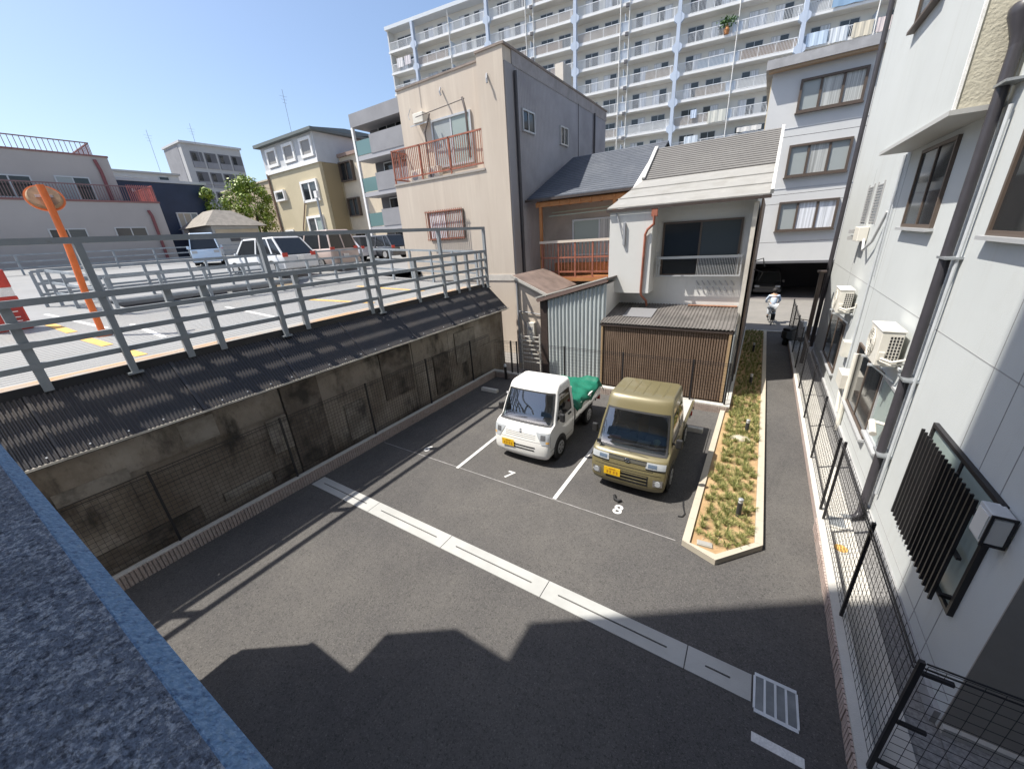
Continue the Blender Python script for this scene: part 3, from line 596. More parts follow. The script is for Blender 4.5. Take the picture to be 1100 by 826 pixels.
m = MB(); m.bar(cc-ux*0.12, cc+ux*0.12, 0.05, 0.05); m.bar(cc-uy*0.12, cc+uy*0.12, 0.05, 0.05); m.build('bracket', LIGHTMETAL, t)
# red fire extinguisher stand
t = thing('extinguisher_box', 'red and white fire extinguisher cabinet standing on the parking deck', 'extinguisher box', (-15.0, 1.05, dz(-15.0)), 0.15)
MB().box(-0.15, 0.15, -0.35, 0.32, 0.0, 0.78).build('cabinet', REDP, t, bevel=0.02)
MB().box(-0.14, 0.14, -0.34, 0.30, 0.78, 0.98).build('white_band', WHITEPAINT, t)
MB().box(-0.15, 0.15, -0.35, 0.31, 0.98, 1.38).build('red_top', REDP, t, bevel=0.02)
MB().box(0.15, 0.165, 0.02, 0.28, 0.08, 0.7).build('door', mat('dark_red_paint', (0.36, 0.03, 0.025), 0.5), t)
m = MB()
for z in (0.55, 0.42, 0.29, 0.2):
    m.box(0.165, 0.17, 0.10, 0.2, z, z+0.02)
m.build('door_slot', WHITEPAINT, t)
# ================================================================== right: white building along the path
t = thing('white_building', 'white panelled building with black window lattice beside the path', 'building')
XW = 2.3
m = MB(); m.box(XW, 12, 4.26, 18.9, -0.2, 16.0); m.build('wall', WHITEWALL, t)
MB().box(XW-0.004, 12.0, 4.245, 4.26, -0.2, 16).build('end_wall', GREYBROWN, t)
MB().box(XW+0.01, 12, 4.19, 4.245, -0.18, -0.02).build('end_wall_base', PALECON, t)
m = MB(); m.box(1.85, XW, 8.15, 12.05, 6.18, 16.0); m.build('bay', WHITEWALL, t)
MB().box(1.853, XW, 8.135, 8.15, 6.18, 16).build('bay_side', ROUGHBEIGE, t)
m = MB(); m.box(1.80, XW, 8.09, 12.1, 6.12, 6.18); m.build('bay_drip_edge', mat('drip_edge', (0.42, 0.42, 0.41), 0.6), t)
MB().box(1.83, 1.86, 8.12, 8.165, 6.18, 16).build('corner_trim', WHITEPAINT, t)
m = MB()
for z in (3.36, 0.25): m.box(XW-0.003, XW, 4.3, 18.85, z-0.006, z+0.006)
for y in (5.0, 5.47, 5.98, 12.0, 15.2): m.box(XW-0.003, XW, y-0.005, y+0.005, -0.1, 6.1)
m.build('panel_joint', mat('joint_grey', (0.30, 0.30, 0.30), 0.9), t)
MB().box(XW-0.05, XW, 4.3, 18.8, -0.2, 0.05).build('footing', mat('footing_grey', (0.34, 0.34, 0.34), 0.9, var=0.1), t)
# windows
w = window(t, 'x-', XW, 9.30, 11.05, 4.70, 6.02, frame=BRONZE, n=2, panes=[GLASSD, GLASSM], fw_=0.055, d=0.05, sill=ALU)
window(t, 'x-', XW, 5.55, 7.22, 4.66, 6.05, frame=BRONZE, n=2, panes=[GLASSD, GLASSD], fw_=0.055, d=0.05, sill=ALU)
window(t, 'x-', 1.85, 10.3, 12.0, 8.2, 9.3, frame=BRONZE, n=2, panes=[GLASSD, GLASSM], fw_=0.055, d=0.05, sill=BRONZE)
f = window(t, 'x-', XW, 4.8, 6.68, 0.9, 2.36, frame=BLACKMETAL, n=2, panes=[GLASSG, GLASSG], fw_=0.05, d=0.05)
m = MB()
for k in range(17):
    y = 4.98 + k*0.102; m.box(XW-0.155, XW-0.122, y-0.013, y+0.013, 0.9, 2.27)
m.build('lattice', BLACKMETAL, f)
m = MB()
for z in (1.05, 1.58, 2.12): m.box(XW-0.122, XW-0.085, 4.9, 6.68, z-0.016, z+0.016)
for y in (4.92, 6.66):
    for z in (1.05, 2.12): m.box(XW-0.1, XW, y-0.02, y+0.02, z-0.02, z+0.02)
m.build('lattice_bracket', BLACKMETAL, f)
window(t, 'x-', XW, 9.35, 11.7, 0.72, 2.15, frame=BRONZE, n=2, panes=[GLASSD, GLASSD], fw_=0.05, d=0.04, sill=ALU)
window(t, 'x-', XW, 8.35, 9.28, 0.95, 2.15, frame=ALU, n=1, panes=[GLASSG], fw_=0.05, d=0.04, sill=ALU)
window(t, 'x-', XW, 13.9, 16.4, 0.6, 2.1, frame=BRONZE, n=2, panes=[GLASSD, GLASSM], fw_=0.05, d=0.04, sill=ALU)
# louvre vents
for (y0, y1) in ((13.7, 14.35), (14.85, 15.5)):
    m = MB(); 
    for k in range(14): m.box(XW-0.02, XW, y0, y1, 4.76+k*0.067, 4.76+k*0.067+0.03)
    m.box(XW-0.03, XW, y0-0.03, y0, 4.72, 5.72); m.box(XW-0.03, XW, y1, y1+0.03, 4.72, 5.72); m.build('louvre_vent', mat('louvre', (0.36, 0.36, 0.36), 0.6), t)
# downpipes, conduits
m = MB(); m.tube([(2.19, 8.02, 6.75), (2.19, 7.98, 5.0), (2.19, 7.88, 0.1), (2.19, 7.86, -0.02), (2.14, 7.8, -0.12), (2.02, 7.72, -0.14)], 0.062, 14); m.build('downpipe', PIPEDARK, t, smooth=True)
m = MB(); m.tube([(2.19, 8.02, 6.7), (2.19, 8.03, 6.85), (2.17, 8.04, 7.05), (2.17, 8.04, 7.12), (2.17, 8.04, 7.16)], [0.06, 0.075, 0.13, 0.135, 0.11], 14); m.build('pipe_hopper', PIPEDARK, t, smooth=True)
m = MB(); m.tube([(2.02, 7.72, -0.14), (1.9, 7.65, -0.12)], 0.07, 12); m.build('pipe_elbow', GALV, t, smooth=True)
m = MB(); m.tube([(2.25, 7.78, 6.1), (2.25, 7.70, 0.5)], 0.022, 8); m.build('conduit', LIGHTMETAL, t, smooth=True)
m = MB()
for z in (6.35, 4.35, 2.55, 1.2): m.box(2.12, 2.3, 7.72, 8.06, z-0.015, z+0.015)
m.build('pipe_clip', GALV, t)
m = MB(); m.tube([(2.27, 12.45, 6.1), (2.27, 12.4, 0.2)], 0.018, 8).tube([(2.27, 12.25, 6.1), (2.27, 12.2, 3.6)], 0.012, 8); m.build('conduit', LIGHTMETAL, t, smooth=True)
m = MB(); m.tube([(2.2, 13.9, 4.35), (2.15, 13.4, 4.12), (2.2, 12.9, 4.35), (2.26, 12.5, 5.0)], 0.03, 8); m.build('flexible_duct', mat('duct_grey', (0.5, 0.5, 0.5), 0.6), t, smooth=True)
m = MB(); m.tube([(2.2, 18.85, 16), (2.2, 18.85, 0.1)], 0.07, 10); m.build('downpipe', PIPEDARK, t, smooth=True)
m = MB(); m.tube([(2.24, 11.55, 1.9), (2.24, 11.45, -0.1)], 0.05, 10).tube([(2.2, 12.0, 0.9), (2.2, 11.7, 0.3)], 0.04, 8).box(2.08, 2.29, 11.5, 12.1, 1.0, 1.35).box(2.15, 2.29, 12.6, 12.9, 1.5, 1.9); m.build('meter_pipes', PLASTICW, t)
# exhaust duct bar
m = MB(); m.tube([(2.1, 8.45, 1.52), (2.06, 8.05, 1.45)], 0.05, 10).tube([(2.3, 8.4, 1.5), (2.1, 8.45, 1.52)], 0.03, 8); m.build('vent_pipe', PLASTICW, t, smooth=True)

# AC outdoor units on wall brackets (things)
def ac_unit(x0, x1, y0, y1, z0, z1, lab):
    t = thing('outdoor_unit', lab, 'air conditioner', ((x0+x1)/2, (y0+y1)/2, z0), group='air conditioner outdoor units on the white building')
    dx, dy, h = (x1-x0)/2, (y1-y0)/2, z1-z0
    MB().box(-dx, dx, -dy, dy, 0, h).build('casing', PLASTICW, t, bevel=0.012)
    m = MB(); m.box(-dx-0.012, dx+0.012, -dy-0.012, dy+0.012, h, h+0.022); m.build('lid', mat('ivory_light', (0.72, 0.69, 0.62), 0.5), t, bevel=0.006)
    # fan grille facing the path
    m = MB(); cy, cz = 0.12, h*0.5
    for r in (0.06, 0.11, 0.16, 0.21, 0.245):
        n = 28; pts = [(-dx-0.012, cy+cos(2*pi*k/n)*r, cz+sin(2*pi*k/n)*r) for k in range(n+1)]; m.tube(pts, 0.006, 5, caps=False)
    for k in range(12):
        a = 2*pi*k/12; m.bar((-dx-0.014, cy+cos(a)*0.05, cz+sin(a)*0.05), (-dx-0.014, cy+cos(a)*0.25, cz+sin(a)*0.25), 0.006, 0.006)
    m.build('fan_grille', PLASTICW, t)
    m = MB(); n = 24; m.poly([(-dx-0.003, cy+cos(2*pi*k/n)*0.235, cz+sin(2*pi*k/n)*0.235) for k in range(n)]); m.build('fan_opening', BLACKMETAL, t)
    # slots on the near end
    m = MB()
    for c in range(4):
        for k in range(8): m.box(-dx+0.12+c*0.042, -dx+0.145+c*0.042, -dy-0.004, -dy, 0.1+k*0.055, 0.138+k*0.055)
    m.build('side_slot', BLACKMETAL, t)
    MB().box(-dx+0.02, -dx+0.1, -dy-0.025, -dy, 0.1, 0.25).build('valve_cover', PLASTICW, t, bevel=0.005)
    m = MB(); m.tube([(-dx+0.06, -dy-0.02, 0.14), (dx*0.3, -dy-0.14, 0.12), (dx+0.06, -dy-0.2, 0.2), (dx+0.05, -dy-0.2, 0.3)], 0.022, 8); m.tube([(-dx+0.06, -dy-0.02, 0.1), (dx*0.3, -dy-0.12, 0.06), (dx+0.05, -dy-0.14, 0.1)], 0.018, 8); m.build('refrigerant_pipe', PLASTICW, t, smooth=True)
    m = MB()
    for yy in (-dy+0.12, dy-0.12):
        m.bar((-dx-0.05, yy, -0.025), (dx+0.06, yy, -0.025), 0.035, 0.04); m.bar((-dx+0.02, yy, -0.04), (dx+0.05, yy, -0.3), 0.025, 0.025)
    m.bar((dx+0.045, -dy-0.1, -0.025), (dx+0.045, dy+0.1, -0.025), 0.03, 0.04); m.build('wall_bracket', LIGHTMETAL, t)
ac_unit(1.93, 2.22, 8.62, 9.42, 2.50, 3.10, 'ivory outdoor unit on the white wall next to the dark downpipe')
ac_unit(1.93, 2.22, 13.40, 14.20, 2.50, 3.10, 'ivory outdoor unit on the white wall below the louvre strips')
t = thing('vent_box', 'small ivory ventilation box below the two louvre strips', 'vent box', (2.19, 14.4, 4.30))
MB().box(-0.11, 0.10, -0.3, 0.32, 0.0, 0.36).build('casing', PLASTICW, t, bevel=0.015)
m = MB()
for k in range(4): m.box(-0.114, -0.11, 0.35, 0.6, 0.03+k*0.08, 0.06+k*0.08)
for k in range(2): m.box(-0.2, 0.1, 0.36, 0.56, 0.02+k*0.17, 0.12+k*0.17)
m.build('louvre', mat('louvre', (0.36, 0.36, 0.36), 0.6), t)
t = thing('wall_lamp', 'square wall lamp with white diffuser beside the black window lattice', 'wall lamp', (2.3, 4.72, 2.02))
m = MB(); m.box(-0.17, -0.015, -0.13, 0.12, 0.0, 0.34); m.build('lamp_box', LIGHTMETAL, t, bevel=0.012)
m = MB(); m.box(-0.15, -0.03, -0.139, -0.13, 0.035, 0.305); m.box(-0.179, -0.17, -0.1, 0.09, 0.035, 0.305); m.build('diffuser', mat('lamp_diffuser', (0.62, 0.62, 0.60), 0.4), t)
m = MB()
for z in (0.0, 0.318): m.box(-0.178, -0.012, -0.142, -0.13, z, z+0.025)
for x in (-0.178, -0.035): m.box(x, x+0.022, -0.142, -0.13, 0.02, 0.32)
m.build('lamp_frame', BLACKMETAL, t)
MB().box(-0.02, 0.0, -0.08, 0.08, 0.05, 0.28).build('back_plate', GREYPLASTIC, t)
# dark post near the end of the alley
t = thing('dark_post', 'dark steel post with flat cap at the far end of the alley', 'post', (1.82, 17.0, -0.1))
MB().box(-0.06, 0.06, -0.06, 0.06, 0, 3.3).build('shaft', DARKBROWN, t); MB().box(-0.12, 0.12, -0.12, 0.12, 3.3, 3.36).build('cap', DARKBROWN, t)
t = thing('drain_basin', 'small concrete catch basin set in the alley pavement', 'drain basin', (1.8, 7.4, -0.08))
MB().box(-0.16, 0.16, -0.18, 0.18, -0.05, 0.02).build('rim', PALECON, t); MB().box(-0.11, 0.11, -0.13, 0.13, 0.02, 0.026).build('cover', GALV, t)
t = thing('drain_basin', 'yellow gas valve cover beside the pipe elbow in the alley', 'valve cover', (1.78, 6.7, -0.08))
MB().tube([(0,0,-0.02), (0,0,0.02)], 0.09, 14).build('cover', YELLOWROAD, t); MB().tube([(0,0,-0.02), (0,0,0.012)], 0.12, 14).build('rim', PALECON, t)
# ================================================================== beige building
t = thing('beige_building', 'beige rendered building with grey corrugated side and rusty balcony', 'building')
m = MB(); m.box(-16.1, -9.33, 14.9, 26.4, -0.3, 7.72); m.build('lower_wall', BEIGE, t)
m = MB(); m.box(-16.1, -10.55, 15.9, 26.4, 7.72, 11.85); m.build('recessed_wall', BEIGE, t)
m = MB(); m.box(-10.55, -9.33, 14.9, 26.4, 7.72, 11.68); m.build('front_bay', BEIGE, t)
m = MB(); corr(m, (-9.33, 15.6, -0.3), (0, 10.75, 0), (0, 0, 11.5), 80, 0.035, (1, 0, 0), 0); m.build('corrugated_side', GREYCORR, t)
MB().box(-9.36, -9.27, 14.94, 15.5, -0.3, 11.2).build('side_edge', mat('edge_grey', (0.26, 0.25, 0.26), 0.7), t)
m = MB(); m.box(-10.6, -9.25, 14.86, 15.0, 11.68, 11.76).box(-9.38, -9.25, 15.0, 26.45, 11.68, 11.76).box(-16.15, -10.55, 15.86, 16.0, 11.85, 11.93); m.build('parapet_cap', mat('cap_brown', (0.22, 0.18, 0.155), 0.8, var=0.2), t)
MB().box(-9.33, -9.285, 15.5, 26.4, 11.2, 11.68).build('parapet_band', mat('band_grey', (0.30, 0.28, 0.28), 0.8, var=0.15), t)
m = MB(); m.tube([(-9.2, 15.56, 11.0), (-9.2, 15.56, 0.3)], 0.07, 10); m.build('downpipe', PIPEDARK, t, smooth=True)
m = MB(); m.tube([(-9.2, 24.2, 11.2), (-9.2, 24.2, 6)], 0.06, 8); m.build('downpipe', PIPEDARK, t, smooth=True)
m = MB(); m.tube([(-9.22, 21.9, 11.2), (-9.22, 21.9, 7.5)], 0.015, 6); m.build('cable', PIPEDARK, t, smooth=True)
window(t, 'x+', -9.29, 16.05, 17.1, 9.1, 9.9, frame=ALU, n=2, panes=[GLASSD, GLASSM], fw_=0.06, d=0.08)
window(t, 'x+', -9.29, 19.7, 20.6, 9.1, 9.9, frame=ALU, n=2, panes=[GLASSD, GLASSM], fw_=0.06, d=0.08)
window(t, 'y', 15.9, -14.1, -11.75, 8.3, 10.3, frame=ALU, n=2, panes=[GLASSL, GLASSG], fw_=0.08, d=0.08)
window(t, 'y', 14.9, -14.15, -11.9, 5.1, 6.35, frame=BRONZE, n=2, panes=[CURTAINW, CURTAIN], grille=REDBROWN)
MB().box(-16.12, -10.5, 14.86, 15.9, 7.72, 7.80).build('balcony_floor', mat('balcony_grey', (0.36, 0.33, 0.30), 0.9), t)
b = MB(); k = 46
for i in range(k+1):
    x = -16.05 + 5.5*i/k; b.box(x-0.012, x+0.012, 14.93, 14.955, 8.0, 9.2)
for y in (15.15, 15.35, 15.55, 15.75): b.box(-16.06, -16.035, y-0.012, y+0.012, 8.0, 9.2)
for z in (8.0, 9.22): b.box(-16.1, -10.5, 14.91, 14.97, z-0.03, z+0.03).box(-16.08, -16.02, 14.97, 15.9, z-0.03, z+0.03)
for x in (-16.05, -14.2, -12.4, -10.55): b.box(x-0.03, x+0.03, 14.91, 14.97, 7.8, 9.25)
b.build('balcony_railing', REDBROWN, t)
m = MB(); m.tube([(-13.9, 15.2, 7.9), (-13.95, 15.2, 9.7), (-13.9, 15.6, 10.5)], 0.035, 6).tube([(-11.3, 14.98, 8.3), (-11.35, 15.0, 10.0), (-11.7, 15.3, 10.6)], 0.05, 6).tube([(-14.6, 15.4, 10.45), (-11.6, 15.3, 10.55)], 0.02, 6); m.build('laundry_pole_frame', DARKBROWN, t, smooth=True)
m = MB(); m.tube([(-13.3, 15.85, 11.4), (-13.2, 15.65, 11.2), (-13.15, 15.65, 11.05)], 0.04, 6).tube([(-15.3, 15.85, 11.0), (-15.35, 15.7, 10.7), (-15.2, 15.6, 10.5)], 0.015, 6).tube([(-10.1, 14.9, 10.95), (-10.02, 14.76, 10.75), (-10.0, 14.74, 10.6)], 0.04, 6).tube([(-14.6, 15.88, 12.0), (-14.6, 15.88, 10.9)], 0.008, 5); m.build('vent_hood', GREYPLASTIC, t)
m = MB(); m.box(-16.12, -9.28, 14.87, 14.98, 3.15, 3.42); m.build('base_band', mat('base_band', (0.50, 0.47, 0.43), 0.85, var=0.1), t)
m = MB(); m.box(-10.2, -9.75, 21.2, 22.2, 11.0, 12.9); m.build('chimney', PALECON, t)
def small_ac(x, y, z, lab, rz=0):
    t = thing('outdoor_unit', lab, 'air conditioner', (x, y, z), rz, group='outdoor units on the rusty balcony')
    MB().box(-0.38, 0.38, -0.14, 0.14, 0, 0.55).build('casing', PLASTICW, t, bevel=0.015)
    m = MB(); n = 18; m.poly([(-0.1+cos(2*pi*k/n)*0.2, -0.143, 0.28+sin(2*pi*k/n)*0.2) for k in range(n)]); m.build('fan_opening', GREYPLASTIC, t)
small_ac(-15.0, 15.5, 7.80, 'outdoor unit at the open end of the rusty balcony'); small_ac(-13.9, 15.5, 7.80, 'outdoor unit beside the laundry frame on the rusty balcony')
t = thing('outdoor_unit', 'white box hung high on the beige wall beside the balcony window', 'wall unit', (-14.55, 15.66, 10.25))
MB().box(-0.34, 0.3, -0.16, 0.24, 0, 0.4).build('casing', PLASTICW, t, bevel=0.02); MB().bar((-0.6, -0.1, -0.05), (0.5, -0.1, -0.05), 0.04, 0.04).build('bracket', LIGHTMETAL, t)

# ================================================================== white house with lean-to behind the trucks
t = thing('white_house', 'old white two storey house with pale metal eave and large dark window', 'house')
m = MB(); m.box(-4.5, -0.36, 14.2, 21.0, -0.3, 6.0); m.prism([(-4.3, 14.3, 5.9), (-4.3, 17.6, 7.62), (-4.3, 20.9, 5.9)], (3.9, 0, 0)); m.build('wall', HOUSEWHITE, t)
m = MB(); m.box(-4.53, -3.12, 13.48, 14.2, 2.92, 5.62); m.build('shutter_box', HOUSEWHITE, t)
m = MB(); m.box(-0.40, -0.29, 13.6, 14.25, -0.2, 5.5); m.build('corner_post', mat('pale_corner', (0.55, 0.51, 0.45), 0.85, var=0.15), t)
m = MB(); m.box(-0.24, -0.20, 13.9, 21, 0.0, 5.6); m.build('side_cladding', mat('side_brown', (0.16, 0.12, 0.10), 0.8, var=0.2), t)
window(t, 'y', 14.2, -2.93, -0.62, 3.42, 5.12, frame=BRONZE, n=2, panes=[GLASSD, GLASSM], fw_=0.06, d=0.05)
m = MB()
m.box(-3.0, -0.52, 13.93, 13.97, 3.98, 4.06); m.box(-3.0, -0.52, 13.93, 13.97, 3.42, 3.46)
for x in (-3.0, -2.92, -0.62, -0.52): m.box(x-0.02, x+0.02, 13.94, 13.98, 3.4, 4.08); m.box(x-0.015, x+0.015, 13.98, 14.2, 3.75, 3.79)
for k in range(26):
    x = -1.75 + k*0.045; m.box(x-0.006, x+0.006, 13.94, 13.955, 3.46, 3.98)
m.build('window_rail', ALU, t)
# roof: shingles above, pale sheets on the eave
def rslope(m, pts, th=0.06): m.prism(pts, (0, 0, th))
m = MB(); rslope(m, [(-3.98, 15.3, 6.52), (-0.05, 15.3, 6.52), (-0.05, 17.6, 7.8), (-4.1, 17.6, 7.8)]); rslope(m, [(-4.1, 17.6, 7.8), (-0.05, 17.6, 7.8), (-0.05, 21.2, 5.9), (-4.5, 21.2, 5.9)]); m.build('shingle_roof', SHINGLE, t)
m = MB()
for k in range(16):
    f = k/16; y = 15.3+2.3*f; z = 6.585+1.28*f; m.box(-3.98-0.12*f, -0.05, y, y+0.02, z-0.01, z+0.018)
m.build('shingle_course', mat('shingle_edge', (0.10, 0.096, 0.094), 0.9), t)
m = MB()
for k in range(3):
    a, c_ = k/3, (k+1)/3; y0, y1 = 13.42+1.88*a, 13.42+1.88*c_+0.03; z0, z1 = 5.62+0.92*a, 5.62+0.92*c_
    xl0 = -4.62+0.62*a; xl1 = -4.62+0.62*c_
    rslope(m, [(xl0, y0, z0+0.02), (-0.05, y0, z0+0.02), (-0.05, y1, z1), (xl1, y1, z1)], 0.035)
m.build('eave_sheet', PALESHEET, t)
m = MB(); m.bar((-4.12, 17.6, 7.9), (-3.98, 15.3, 6.62), 0.12, 0.1).bar((-0.03, 17.6, 7.88), (-0.03, 13.25, 5.7), 0.08, 0.12); m.build('barge_board', mat('barge_grey', (0.46, 0.455, 0.44), 0.7, var=0.12, scale=3), t)
m = MB(); m.box(-4.62, -0.02, 13.37, 13.42, 5.55, 5.63); m.build('gutter', DARKBROWN, t)
m = MB(); m.box(-3.16, -2.98, 13.38, 13.47, 5.32, 5.55).tube([(-3.05, 13.3, 5.35), (-3.05, 13.32, 5.1), (-3.25, 13.40, 4.95), (-3.32, 13.42, 4.8), (-3.36, 13.43, 3.0), (-3.36, 13.5, 2.85), (-3.28, 13.9, 2.6), (-3.25, 13.95, 2.4)], 0.04, 8); m.build('downpipe', REDBROWN, t, smooth=True)
m = MB(); m.box(-4.05, -3.98, 13.40, 13.48, 4.5, 5.2).tube([(-4.3, 13.44, 5.5), (-4.15, 13.4, 5.1), (-4.05, 13.42, 4.7)], 0.02, 6); m.build('cable_hook', GREYPLASTIC, t)
m = MB()
for k in range(7):
    for z in (3.2, 3.0): x = -1.75+k*0.17; m.bar((x, 14.14, z+0.07), (x+0.1, 14.17, z-0.08), 0.03, 0.03)
m.build('drying_hook', GREYPLASTIC, t)
# lean-to
m = MB(); y0, y1, z0, z1 = 12.12, 14.2, 2.12, 2.44
corr(m, (-4.35, y0, z0), (4.0, 0, 0), (0, y1-y0, z1-z0), 40, 0.025, (0, 0, 1), 0); m.build('lean_to_roof', mat('lean_to_grey', (0.125, 0.115, 0.108), 0.6, var=0.3, scale=1.5), t)
MB().box(-4.32, -0.38, 12.14, 14.2, 2.02, 2.09).build('lean_to_frame', DARKBROWN, t)
MB().prism([(-3.75, 12.75, 2.247), (-2.8, 12.75, 2.247), (-2.8, 13.6, 2.378), (-3.75, 13.6, 2.378)], (0, 0, 0.012)).build('skylight_sheet', mat('skylight', (0.2, 0.2, 0.21), 0.4), t)
m = MB(); m.box(-4.25, -0.42, 12.24, 12.3, -0.2, 2.05); m.build('lean_to_backing', mat('lean_back', (0.13, 0.085, 0.055), 0.9, var=0.3), t)
m = MB()
for k in range(55): x = -4.22 + k*0.0695; m.box(x-0.021, x+0.021, 12.20, 12.24, -0.1, 2.04)
m.build('brown_slats', BROWNSLAT, t)
m = MB(); m.box(-0.47, -0.40, 12.15, 12.24, -0.1, 2.1).box(-4.28, -4.22, 12.15, 12.24, -0.1, 2.1); m.build('lean_to_post', mat('tan_post', (0.36, 0.25, 0.14), 0.8), t)
m = MB(); m.box(-1.9, -0.45, 14.02, 14.16, 2.45, 2.475); m.build('copper_flashing', mat('copper_flash', (0.30, 0.15, 0.09), 0.8, var=0.3), t)
m = MB(); m.hexa([(-0.36, 12.1, -0.1), (-0.34, 12.1, -0.1), (-0.34, 16, -0.1), (-0.36, 16, -0.1)], [(-0.36, 12.1, 2.0), (-0.34, 12.1, 2.0), (-0.34, 16, 2.0), (-0.36, 16, 2.0)]); m.build('side_sheet', mat('side_sheet', (0.30, 0.32, 0.33), 0.4, var=0.2, scale=2), t)
m = MB(); m.tube([(-0.2, 17.2, 3.6), (0.05, 17.1, 3.7), (0.12, 17.1, 3.4)], 0.02, 6).tube([(-0.2, 17.2, 3.3), (0.1, 17.1, 3.2), (0.0, 17.1, 2.9)], 0.02, 6); m.build('cable_bracket', BLACKMETAL, t)

# ================================================================== pale blue corrugated shed and annex
t = thing('blue_shed', 'tall pale blue corrugated shed between the white house and the annex', 'shed')
m = MB(); o_ = Vector((-6.52, 12.6, -0.2)); K = 15
for i in range(K*4+1):
    f = i/(K*4); h = 0.045*(0, 1, 1, 0)[i % 4]; x = -6.52+2.24*f
    m.v += [(x, 12.6-h, -0.2), (x, 12.6-h, 2.73+0.62*f)]
for i in range(K*4): m.f.append((2*i, 2*i+2, 2*i+3, 2*i+1))
m.build('corrugated_front', BLUECORR, t)
m = MB(); m.hexa([(-6.5, 12.62, -0.2), (-4.3, 12.62, -0.2), (-4.3, 15, -0.2), (-6.5, 15, -0.2)], [(-6.5, 12.62, 2.7), (-4.3, 12.62, 3.32), (-4.3, 15, 3.32), (-6.5, 15, 2.7)]); m.build('body', HOUSEWHITE, t)
m = MB(); m.hexa([(-6.95, 12.5, 2.70), (-4.22, 12.5, 3.46), (-4.22, 15, 3.46), (-6.95, 15, 2.70)], [(-6.95, 12.5, 2.76), (-4.22, 12.5, 3.52), (-4.22, 15, 3.52), (-6.95, 15, 2.76)]); m.build('roof', DARKBROWN, t)
m = MB(); m.bar((-6.9, 12.47, 2.72), (-4.22, 12.47, 3.47), 0.02, 0.12); m.build('fascia', mat('fascia_brown', (0.16, 0.11, 0.095), 0.7), t)
m = MB(); m.box(-6.85, -6.56, 12.6, 12.7, -0.2, 2.72); m.build('side_panel', DARKBROWN, t)
m = MB(); m.bar((-6.95, 12.46, 2.83), (-4.22, 12.46, 3.56), 0.02, 0.04); m.build('edge_trim', PALECON, t)
t = thing('annex', 'small beige annex with brown sloped roof and a meter box', 'annex')
m = MB(); m.hexa([(-8.2, 13.0, -0.3), (-6.9, 13.0, -0.3), (-6.9, 15.6, -0.3), (-8.2, 15.6, -0.3)], [(-8.2, 13.0, 3.45), (-6.9, 13.0, 2.85), (-6.9, 15.6, 2.85), (-8.2, 15.6, 3.45)]); m.build('wall', mat('annex_wall', (0.52, 0.45, 0.38), 0.9, var=0.12, scale=1.2), t)
m = MB(); m.hexa([(-8.28, 12.9, 3.53), (-6.72, 12.9, 2.83), (-6.72, 15.8, 2.83), (-8.28, 15.8, 3.53)], [(-8.28, 12.9, 3.59), (-6.72, 12.9, 2.89), (-6.72, 15.8, 2.89), (-8.28, 15.8, 3.59)]); m.build('roof', mat('annex_roof', (0.17, 0.125, 0.105), 0.75, var=0.25, scale=2), t)
m = MB(); m.bar((-8.28, 12.88, 3.57), (-6.72, 12.88, 2.87), 0.03, 0.1); m.build('barge_board', PALECON, t)
m = MB(); m.tube([(-8.05, 12.95, 3.3), (-8.05, 12.95, 0.0)], 0.04, 8).tube([(-8.05, 12.95, 2.3), (-7.5, 12.9, 1.2), (-7.45, 12.9, 0.3)], 0.02, 6).tube([(-8.1, 12.95, 2.2), (-7.0, 12.95, 2.1)], 0.02, 6); m.build('pipes', GREYPLASTIC, t)
t = thing('meter_box', 'ivory electric meter box on the annex wall', 'meter box', (-7.45, 12.94, 1.05))
MB().box(-0.17, 0.17, -0.1, 0.06, 0, 0.72).build('box', PLASTICW, t, bevel=0.015); m = MB(); m.box(-0.1, 0.1, -0.105, -0.1, 0.42, 0.55).box(-0.03, 0.05, -0.106, -0.1, 0.22, 0.28); m.build('dial', GREYPLASTIC, t)
t = thing('pipe_rack', 'white slatted rack standing between annex and shed behind the fence', 'rack', (-6.95, 12.2, 0))
m = MB()
for k in range(7): m.box(-0.55, 0.25, -0.02, 0.02, 0.35+k*0.17, 0.38+k*0.17)
for x in (-0.55, 0.25): m.box(x-0.02, x+0.02, -0.02, 0.02, 0, 1.5)
m.build('rack_frame', PALECON, t)
t = thing('utility_post', 'short dark post at the back corner of the lot', 'post', (-7.55, 11.0, 0))
MB().tube([(0,0,0), (0,0,0.5)], 0.05, 10).build('shaft', BLACKMETAL, t); MB().tube([(0,0,0.5), (0,0,0.56), (0,0,0.6)], [0.055, 0.055, 0.03], 10).build('cap', LIGHTMETAL, t)

# ================================================================== slate roofed house with wooden veranda
t = thing('slate_house', 'house with dark slate roof and orange brown wooden veranda', 'house')
m = MB(); m.box(-9.1, -4.7, 17.3, 24.0, -0.3, 6.7); m.build('wall', mat('veranda_wall', (0.42, 0.38, 0.34), 0.9, var=0.12, scale=1), t)
m = MB(); m.prism([(-9.15, 15.95, 6.42), (-4.2, 15.95, 6.42), (-4.2, 20.0, 8.42), (-8.7, 20.0, 8.42)], (0, 0, 0.07)); m.prism([(-8.7, 20.0, 8.42), (-4.2, 20.0, 8.42), (-4.2, 24.2, 6.5), (-9.1, 24.2, 6.5)], (0, 0, 0.07)); m.build('roof', SLATE, t)
m = MB()
for k in range(22):
    f = k/22; y = 15.97+4.0*f; z = 6.5+1.975*f; m.box(-9.15+0.45*f, -4.2, y, y+0.02, z-0.01, z+0.012)
m.build('slate_course', mat('slate_edge', (0.04, 0.045, 0.055), 0.85), t)
m = MB(); m.box(-9.2, -4.3, 15.87, 15.95, 6.36, 6.45); m.build('gutter', DARKBROWN, t)
